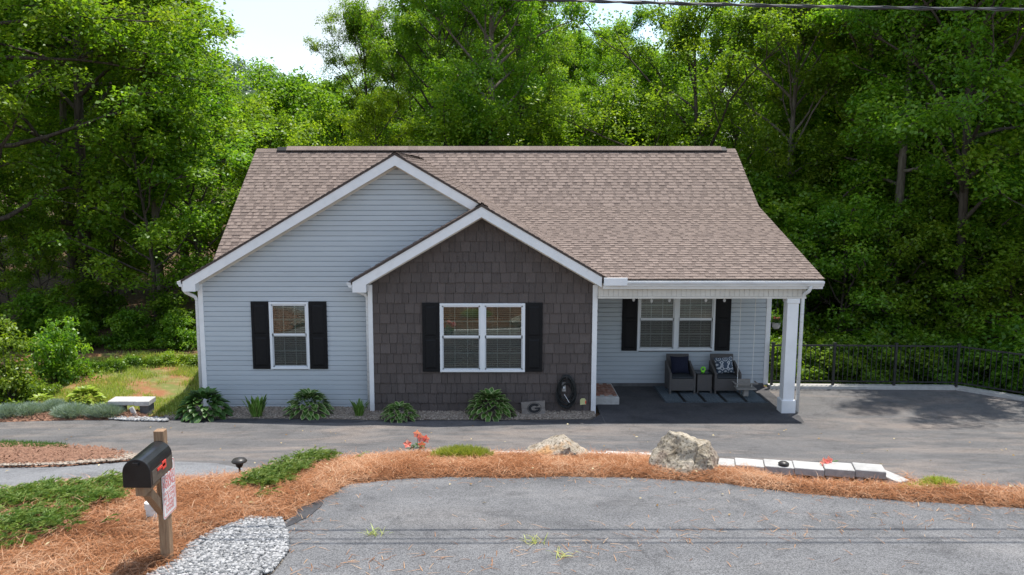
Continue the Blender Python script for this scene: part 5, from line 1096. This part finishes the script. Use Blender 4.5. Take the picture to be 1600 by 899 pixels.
# ------------------------------------------------------------------ shrubs and undergrowth
def gen_bush(seed, r, h, n, per, mat, ln=.10, wd=.065):
    r_ = np.random.default_rng(seed); d = unit(r_.normal(0, 1, (n, 3))); d[:, 2] = np.abs(d[:, 2]); k = r_.uniform(.35, 1, (n, 1)); C = d*np.array([r, r, h])*k; C[:, 2] = np.maximum(C[:, 2], .08); V, F, t = leaf_cloud(r_, C, np.full(n, r*.30)*r_.uniform(.6, 1.2, n), per, ln, wd, flat=.6, droop=.4)
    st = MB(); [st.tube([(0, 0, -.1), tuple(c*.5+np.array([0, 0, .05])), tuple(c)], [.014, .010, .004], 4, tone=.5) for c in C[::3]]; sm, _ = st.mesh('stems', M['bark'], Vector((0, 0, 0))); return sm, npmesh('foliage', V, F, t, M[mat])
BU = {'bright': gen_bush(1, .95, 1.9, 60, 80, 'bush_leaf'), 'green': gen_bush(2, 1.0, 1.5, 60, 80, 'leaf'), 'low': gen_bush(3, .7, .6, 40, 70, 'bush_leaf', .08, .05), 'dark': gen_bush(4, 1.1, 1.7, 60, 90, 'leaf_dark', .12, .075)}
def bush(kind, x, y, s, label, group, sz=None):
    t = bpy.data.objects.new('shrub', None); COL.objects.link(t); t.location = (x, y, hz(x, y)-.03); t.rotation_euler = (0, 0, random.uniform(0, 6.28)); t.scale = (s, s, sz or s); setp(t, label, 'shrub', group)
    for nm, me in zip(('stems', 'foliage'), BU[kind]): o = bpy.data.objects.new(nm, me); COL.objects.link(o); o.parent = t
def bpx(kind, u, v, s, label, group, sz=None): x, y = gpt(u, v); bush(kind, x, y, s, label, group, sz)
bpx('bright', 14, 630, .82, 'tall bright yellow green shrub behind the silver plants', 'shrubs at the edge of the wood', 1.05); bpx('bright', -50, 620, 1.1, 'bright leafy shrub at the outer end of the planted border', 'shrubs at the edge of the wood'); bpx('green', 92, 596, .8, 'rounded mid green shrub in shade beside the lawn', 'shrubs at the edge of the wood', 1.2); bpx('low', 60, 622, .75, 'low loose shrub between the tall shrub and the lawn', 'shrubs at the edge of the wood')
GW = 'undergrowth at the foot of the wood'; LW = 'leafy undergrowth shrub where lawn meets the wood'
for u, v, s in ((150,592,.5),(178,590,.6),(205,584,.55),(235,583,.5),(262,581,.6),(290,581,.55),(315,582,.6),(130,598,.5)): bpx('low', u, v-13, s*1.05, LW, GW)
for x, y, s in ((-9.5,6.3,.62),(-11,6.6,.7),(-12.6,6.2,.8),(-14,7.0,1.0),(-10.2,7.8,.9),(-8.2,6.6,.62),(-7.0,6.4,.55),(-13.2,9.2,1.0),(-7.4,8.6,.8),(-15.5,6,1.0)): bush('dark', x, y, s, 'dark shrub in the shade of the wood beyond the lawn', 'dark shrubs inside the wood')
for x, y, s in ((7.9,3.4,.9),(8.9,3.7,1.0),(10,3.5,.95),(11.1,3.7,1.0),(12.2,3.1,1.0),(13.1,2.2,1.0),(13.9,1.3,1.0),(14.9,.4,1.0),(16,-.6,1.0),(8.3,5,1.2),(9.6,5.2,1.3),(11,5.2,1.3),(12.5,4.7,1.3),(14,3.4,1.3),(15.3,2.2,1.3),(7.7,6.4,1.3)): bush('dark', x, y, s, 'dark green shrub pressed against the far side of the railing', 'shrubs behind the railing')

# ------------------------------------------------------------------ hostas and small plants
def hosta_leaf(wid, bend):
    m = []; f = []; ed = []; nu, nv = 5, 7
    for j in range(nv):
        t = j/(nv-1); w = wid*(math.sin(math.pi*min(1, t*.86+.07))**.8)*(1 if t < .97 else .15)
        for i in range(nu):
            s = i/(nu-1)*2-1; x = s*w*.5; y = t; z = -bend*t*t+.16*abs(s)*w*(1-t*.4)+.02*math.sin(9*t)*abs(s); m.append((x, y, z)); ed.append(max(abs(s)**1.5, (t-.8)*4 if t > .8 else 0))
    for j in range(nv-1):
        for i in range(nu-1): k = j*nu+i; f.append((k, k+1, k+1+nu, k+nu))
    return m, f, ed
def leaf_mesh(name, wid, bend, mat):
    v, f, e = hosta_leaf(wid, bend); me = bpy.data.meshes.new(name); me.from_pydata(v, [], f); at = me.attributes.new('edge', 'FLOAT', 'POINT'); at.data.foreach_set('value', e); me.polygons.foreach_set('use_smooth', [True]*len(f)); me.materials.append(mat); return me
HL = {k: [leaf_mesh('leaf', w, b, M[k]) for w, b in ((.62, .50), (.70, .62), (.55, .42))] for k in ('hosta', 'hosta_green', 'hosta_gold', 'hosta_vivid')}
HL['spike'] = [leaf_mesh('leaf', .15, .10, M['hosta_vivid']), leaf_mesh('leaf', .18, .18, M['hosta_vivid'])]
def hosta(x, y, R_, n, kind, label, flat=1.0, name='hosta', group='hostas by the house', upright=False, cat='plant'):
    z = hz(x, y)+.0; t = bpy.data.objects.new(name, None); COL.objects.link(t); t.location = (x, y, z); setp(t, label, cat, group)
    for i in range(n):
        u = (i+.5)/n; az = i*2.39996+random.uniform(-.25, .25); el = R(-4+72*(1-u)**1.2)*flat+random.uniform(-.16, .16); L_ = R_*random.uniform(.30, .40)
        if upright: el = R(random.uniform(70, 92)); L_ = R_*random.uniform(.6, 1.1)
        st = R_*(.03+.72*u**.75)*(.35 if upright else 1)
        o = bpy.data.objects.new('leaf', random.choice(HL[kind])); COL.objects.link(o); o.parent = t
        h0 = (.06+R_*.62*(1-u**1.6)*flat) if not upright else .0
        o.matrix_local = Matrix.Translation((math.cos(az)*st, math.sin(az)*st, h0+.02))@Matrix.Rotation(az-math.pi/2, 4, 'Z')@Matrix.Rotation(el, 4, 'X')@Matrix.Rotation(random.uniform(-.3, .3), 4, 'Y')@Matrix.Diagonal((L_, L_, L_, 1))
def hpx(u, v, *a, **k): x, y = gpt(u, v); hosta(x, y, *a, **k)
hpx(320, 651, .60, 165, 'hosta_green', 'big dark green hosta at the outer corner of the house'); hpx(483, 648, .54, 150, 'hosta', 'large hosta with pale leaf margins under the single window'); hpx(624, 655, .42, 130, 'hosta', 'small low hosta below the shake wall', flat=.75); hpx(766, 650, .56, 160, 'hosta', 'large variegated hosta beneath the twin window of the shake wall')
hpx(402, 652, .46, 60, 'spike', 'upright bright green clump of blades between two hostas', name='daylily', upright=True, group='upright clumps by the house'); hpx(561, 651, .36, 44, 'spike', 'short upright green clump at the corner of the shake wall', name='daylily', upright=True, group='upright clumps by the house')
hpx(134, 638, .48, 130, 'hosta_gold', 'large golden green hosta behind the silver plants', group='golden hostas'); hpx(66, 640, .34, 30, 'hosta_gold', 'small golden hosta beside the stone edging', group='golden hostas')
def tuft(name, x, y, rx, ry, h, n, mat, label, group, seed, lean=.5, w=.006, cat='plant', lift=0):
    r_ = np.random.default_rng(seed); a = r_.uniform(0, 6.28, n); rr = np.sqrt(r_.random(n)); bx_ = x+np.cos(a)*rr*rx; by_ = y+np.sin(a)*rr*ry; z = zs(np.stack([bx_, by_], 1))+lift; dome = np.sqrt(np.maximum(0, 1-rr**2)); base = np.stack([bx_, by_, z+dome*h*.55], 1)
    d = unit(np.stack([np.cos(a)*rr*lean*1.4+r_.normal(0, lean, n), np.sin(a)*rr*lean*1.4+r_.normal(0, lean, n), np.ones(n)], 1)); me_o = strips(name, base, d, unit(r_.normal(0, 1, (n, 3))), r_.uniform(.35, .7, n)*h, r_.uniform(.7, 1.3, n)*w, r_.random(n), mat, r_.uniform(-.15, .15, n), kind=None, loc=(x, y, hz(x, y))); return setp(me_o, label, cat, group)
for k, (u, v, rx, lab) in enumerate(((14,657,.24,'silver leaved mound at the outer end of the border'),(47,655,.26,'silver leaved mound in front of the small golden hosta'),(84,650,.18,'silver mound tucked between the golden hostas'),(112,656,.36,'wide silver leaved mound in front of the large golden hosta'),(164,656,.36,'silver leaved mound beside the slab bench'))):
    x, y = gpt(u, v-4); tuft('silver_plant', x, y, rx, .24, .30, 3000, M['silver'], lab, 'silver mounds along the driveway', 30+k, .8, .008)
x, y = gpt(722, 724); tuft('grass_tuft', x, y, .42, .22, .20, 3000, M['grass'], 'tuft of yellow green grass beside the coral flowers', 'grass tufts in the straw', 50, .7, .008, lift=.07); x, y = gpt(1448, 772); tuft('grass_tuft', x, y, .34, .16, .13, 1500, M['grass'], 'patch of weedy grass past the end of the block wall', 'grass tufts in the straw', 51, .9, .008, lift=.06)
def flower(x, y, heads, label, seed, s=1.0):
    z = hz(x, y)+.06; r_ = np.random.default_rng(seed); t = thing('flowering_plant', (x, y, z), label, 'flower', 'coral flowers in the straw bed')
    lv = MB()
    for k in range(26):
        a = r_.uniform(0, 6.28); rr = r_.uniform(.02, .15)*s; c = Vector((x+math.cos(a)*rr, y+math.sin(a)*rr*.7, z+r_.uniform(.02, .17)*s)); me = HL['hosta_green'][2]
        o = bpy.data.objects.new('leaf', me); COL.objects.link(o); o.parent = t; o.matrix_local = Matrix.Translation(c-Vector((x, y, z)))@Matrix.Rotation(a-1.57, 4, 'Z')@Matrix.Rotation(r_.uniform(-.2, .9), 4, 'X')@Matrix.Scale(.085*s, 4)
    st = MB(); [st.tube([(x, y, z-.05), (x+dx*.5, y+dy*.5, z+dz*.6), (x+dx, y+dy, z+dz)], .005, 4, tone=.5) for dx, dy, dz in heads]; st.obj('stems', M['plant_green'], t)
    for dx, dy, dz in heads:
        b = MB(); c = Vector((x+dx, y+dy, z+dz)); ax = Vector((r_.normal(0, .4), -1, .35+r_.normal(0, .3))).normalized(); e1_ = ax.orthogonal().normalized(); e2_ = ax.cross(e1_)
        for k in range(5):
            a = 2*math.pi*k/5+r_.uniform(0, .3); d = e1_*math.cos(a)+e2_*math.sin(a); sd = ax.cross(d); L_ = .085*s; b.add([c, c+d*L_*.55+sd*L_*.42+ax*.02, c+d*L_*1.05+ax*.012, c+d*L_*.55-sd*L_*.42+ax*.02], [(0,1,2,3)], float(r_.random()))
        b.obj('blossom', M['petal'], t)
x, y = gpt(652, 712); flower(x, y, [(-.16,0,.13),(.08,-.05,.13),(.06,.05,.22),(.15,.04,.21),(.0,.08,.28)], 'coral red flowers on dark stems beside the grass tuft', 1, .85); x, y = gpt(1296, 757); flower(x, y, [(-.11,-.05,.15),(-.05,-.03,.17)], 'low plant with one coral bloom in front of the block wall', 2, .85)
# creeping juniper: sprays of needles fanned along prostrate stems
def juniper(name, polys, n, label, seed):
    r_ = np.random.default_rng(seed); B_, D_, T_ = [], [], []
    for po in polys:
        P_ = scatter(po, n//len(polys)//30); D0 = edge_dist(po, P_)
        for (x, y), ed in zip(P_, D0):
            if noise.noise((x*1.6, y*1.6, 2.0))+.35*noise.noise((x*5, y*5, 7)) < -.12+.25*(ed < .12): continue
            a = r_.normal(-.2, 1.3); L_ = r_.uniform(.10, .22); z = hz(x, y)+.09+min(.12, ed*.5)*r_.uniform(.3, 1); t = r_.random(34); w = np.sign(r_.normal(0, 1, 34))*r_.uniform(.4, 1.0, 34); h_ = np.array([math.cos(a), math.sin(a), .18]); s_ = np.array([-math.sin(a), math.cos(a), 0]); tt = r_.uniform(-.15, .25)
            B_.append(np.array([x, y, z])+h_*(t*L_)[:, None]+np.array([0, 0, 1])*(.03*np.sin(t*3))[:, None]); D_.append(unit(h_+s_*w[:, None]+np.column_stack([np.zeros(34), np.zeros(34), r_.normal(.25, .3, 34)]))); T_.append(np.clip(.35+tt+.4*t+r_.normal(0, .12, 34), 0, 1))
    B_, D_, T_ = np.vstack(B_), np.vstack(D_), np.concatenate(T_); m_ = len(B_); lo = B_.mean(0); return setp(strips(name, B_, D_, unit(r_.normal(0, 1, (m_, 3))), r_.uniform(.025, .055, m_), r_.uniform(.005, .009, m_), T_, M['juniper'], r_.uniform(-.1, .1, m_), kind='stuff', loc=(float(lo[0]), float(lo[1]), float(lo[2]-.15))), label, 'juniper')
jl = px([(0,790),(60,778),(120,769),(180,763),(240,764),(215,775),(150,787),(190,790),(240,785),(247,798),(240,814),(225,826),(195,818),(140,822),(205,836),(120,850),(60,862),(0,872)]); jl = [(-8,-10.6),(-8,-9.2)]+jl
juniper('creeping_juniper', [jl], 130000, 'wide mat of creeping juniper beside the mailbox', 61)
juniper('creeping_juniper', [px([(358,772),(385,755),(420,743),(470,727),(530,724),(530,734),(500,740),(480,744),(508,749),(508,757),(455,760),(432,774),(405,790),(392,782)])], 34000, 'smaller patch of creeping juniper by the end of the road', 62)
juniper('creeping_juniper', [px([(540,723),(585,718),(625,716),(625,721),(580,723),(545,727)])], 2600, 'thin runner of juniper along the kerb beside the coral flowers', 63)
# dry grass wisps on the road
for k, (u, v, n, lab) in enumerate(((585,838,26,'dry weed tuft sprouting from the road asphalt'),(838,850,22,'loose pale straw lying on the road beside the dark stain'),(875,872,14,'small pale dry weed on the road'))):
    x, y = gpt(u, v); r_ = np.random.default_rng(80+k); a = r_.uniform(0, 6.28, n); d = unit(np.stack([np.cos(a), np.sin(a)*.7, r_.uniform(.05, .5, n)], 1)); b = np.column_stack([x+r_.normal(0, .05, n), y+r_.normal(0, .03, n), np.full(n, hz(x, y)+.016)]); setp(strips('dry_weed', b, d, np.tile([0, 0, 1.], (n, 1)), r_.uniform(.05, .16, n), r_.uniform(.005, .009, n), r_.uniform(.3, 1, n), M['grass'], r_.uniform(0, .2, n), kind=None, loc=(x, y, hz(x, y))), lab, 'weed', 'dry weeds on the road')

# leaf litter blown over the bed, the road edge and the drive
r_ = np.random.default_rng(77); n = 420
P = np.vstack([scatter(bed_poly, 260), scatter([(-10,-9.5),(12,-9.5),(12,-1.2),(-10,-1.2)], 160)]); z = zs(P, .03); ib = inside_np(bed_poly, P); z = z+ib*.10
V, F = leaf_quads(np.column_stack([P, z]), unit(np.array([0, 0, 1.])+r_.normal(0, .35, (n, 3))), unit(np.column_stack([r_.normal(0, 1, (n, 2)), np.zeros(n)])), r_.uniform(.03, .075, n), r_.uniform(.02, .045, n), .3)
M['dry_leaf'] = leafmat('dry_leaf', (.16,.085,.04), (.34,.23,.12), (.55,.47,.30), .1, 0, 0)
setp(link('leaf_litter', npmesh('leaf_litter', V, F, r_.random(n), M['dry_leaf']), (0, 0, 0), None, 'stuff'), 'scattered dry leaves on the straw, road and driveway', 'leaf litter')

P = scatter(jl, 2600); n = len(P); a = rng.uniform(0, 2*np.pi, n)
setp(strips('straw_on_juniper', np.column_stack([P, zs(P, .10)+rng.uniform(0, .10, n)]), unit(np.stack([np.cos(a), np.sin(a), rng.normal(.03, .2, n)], 1)), np.tile([0, 0, 1.], (n, 1)), rng.uniform(.08, .22, n), rng.uniform(.003, .005, n), rng.uniform(.4, 1, n), M['straw'], rng.uniform(0, .12, n)), 'pine needles caught on the mat of creeping juniper', 'pine needles')
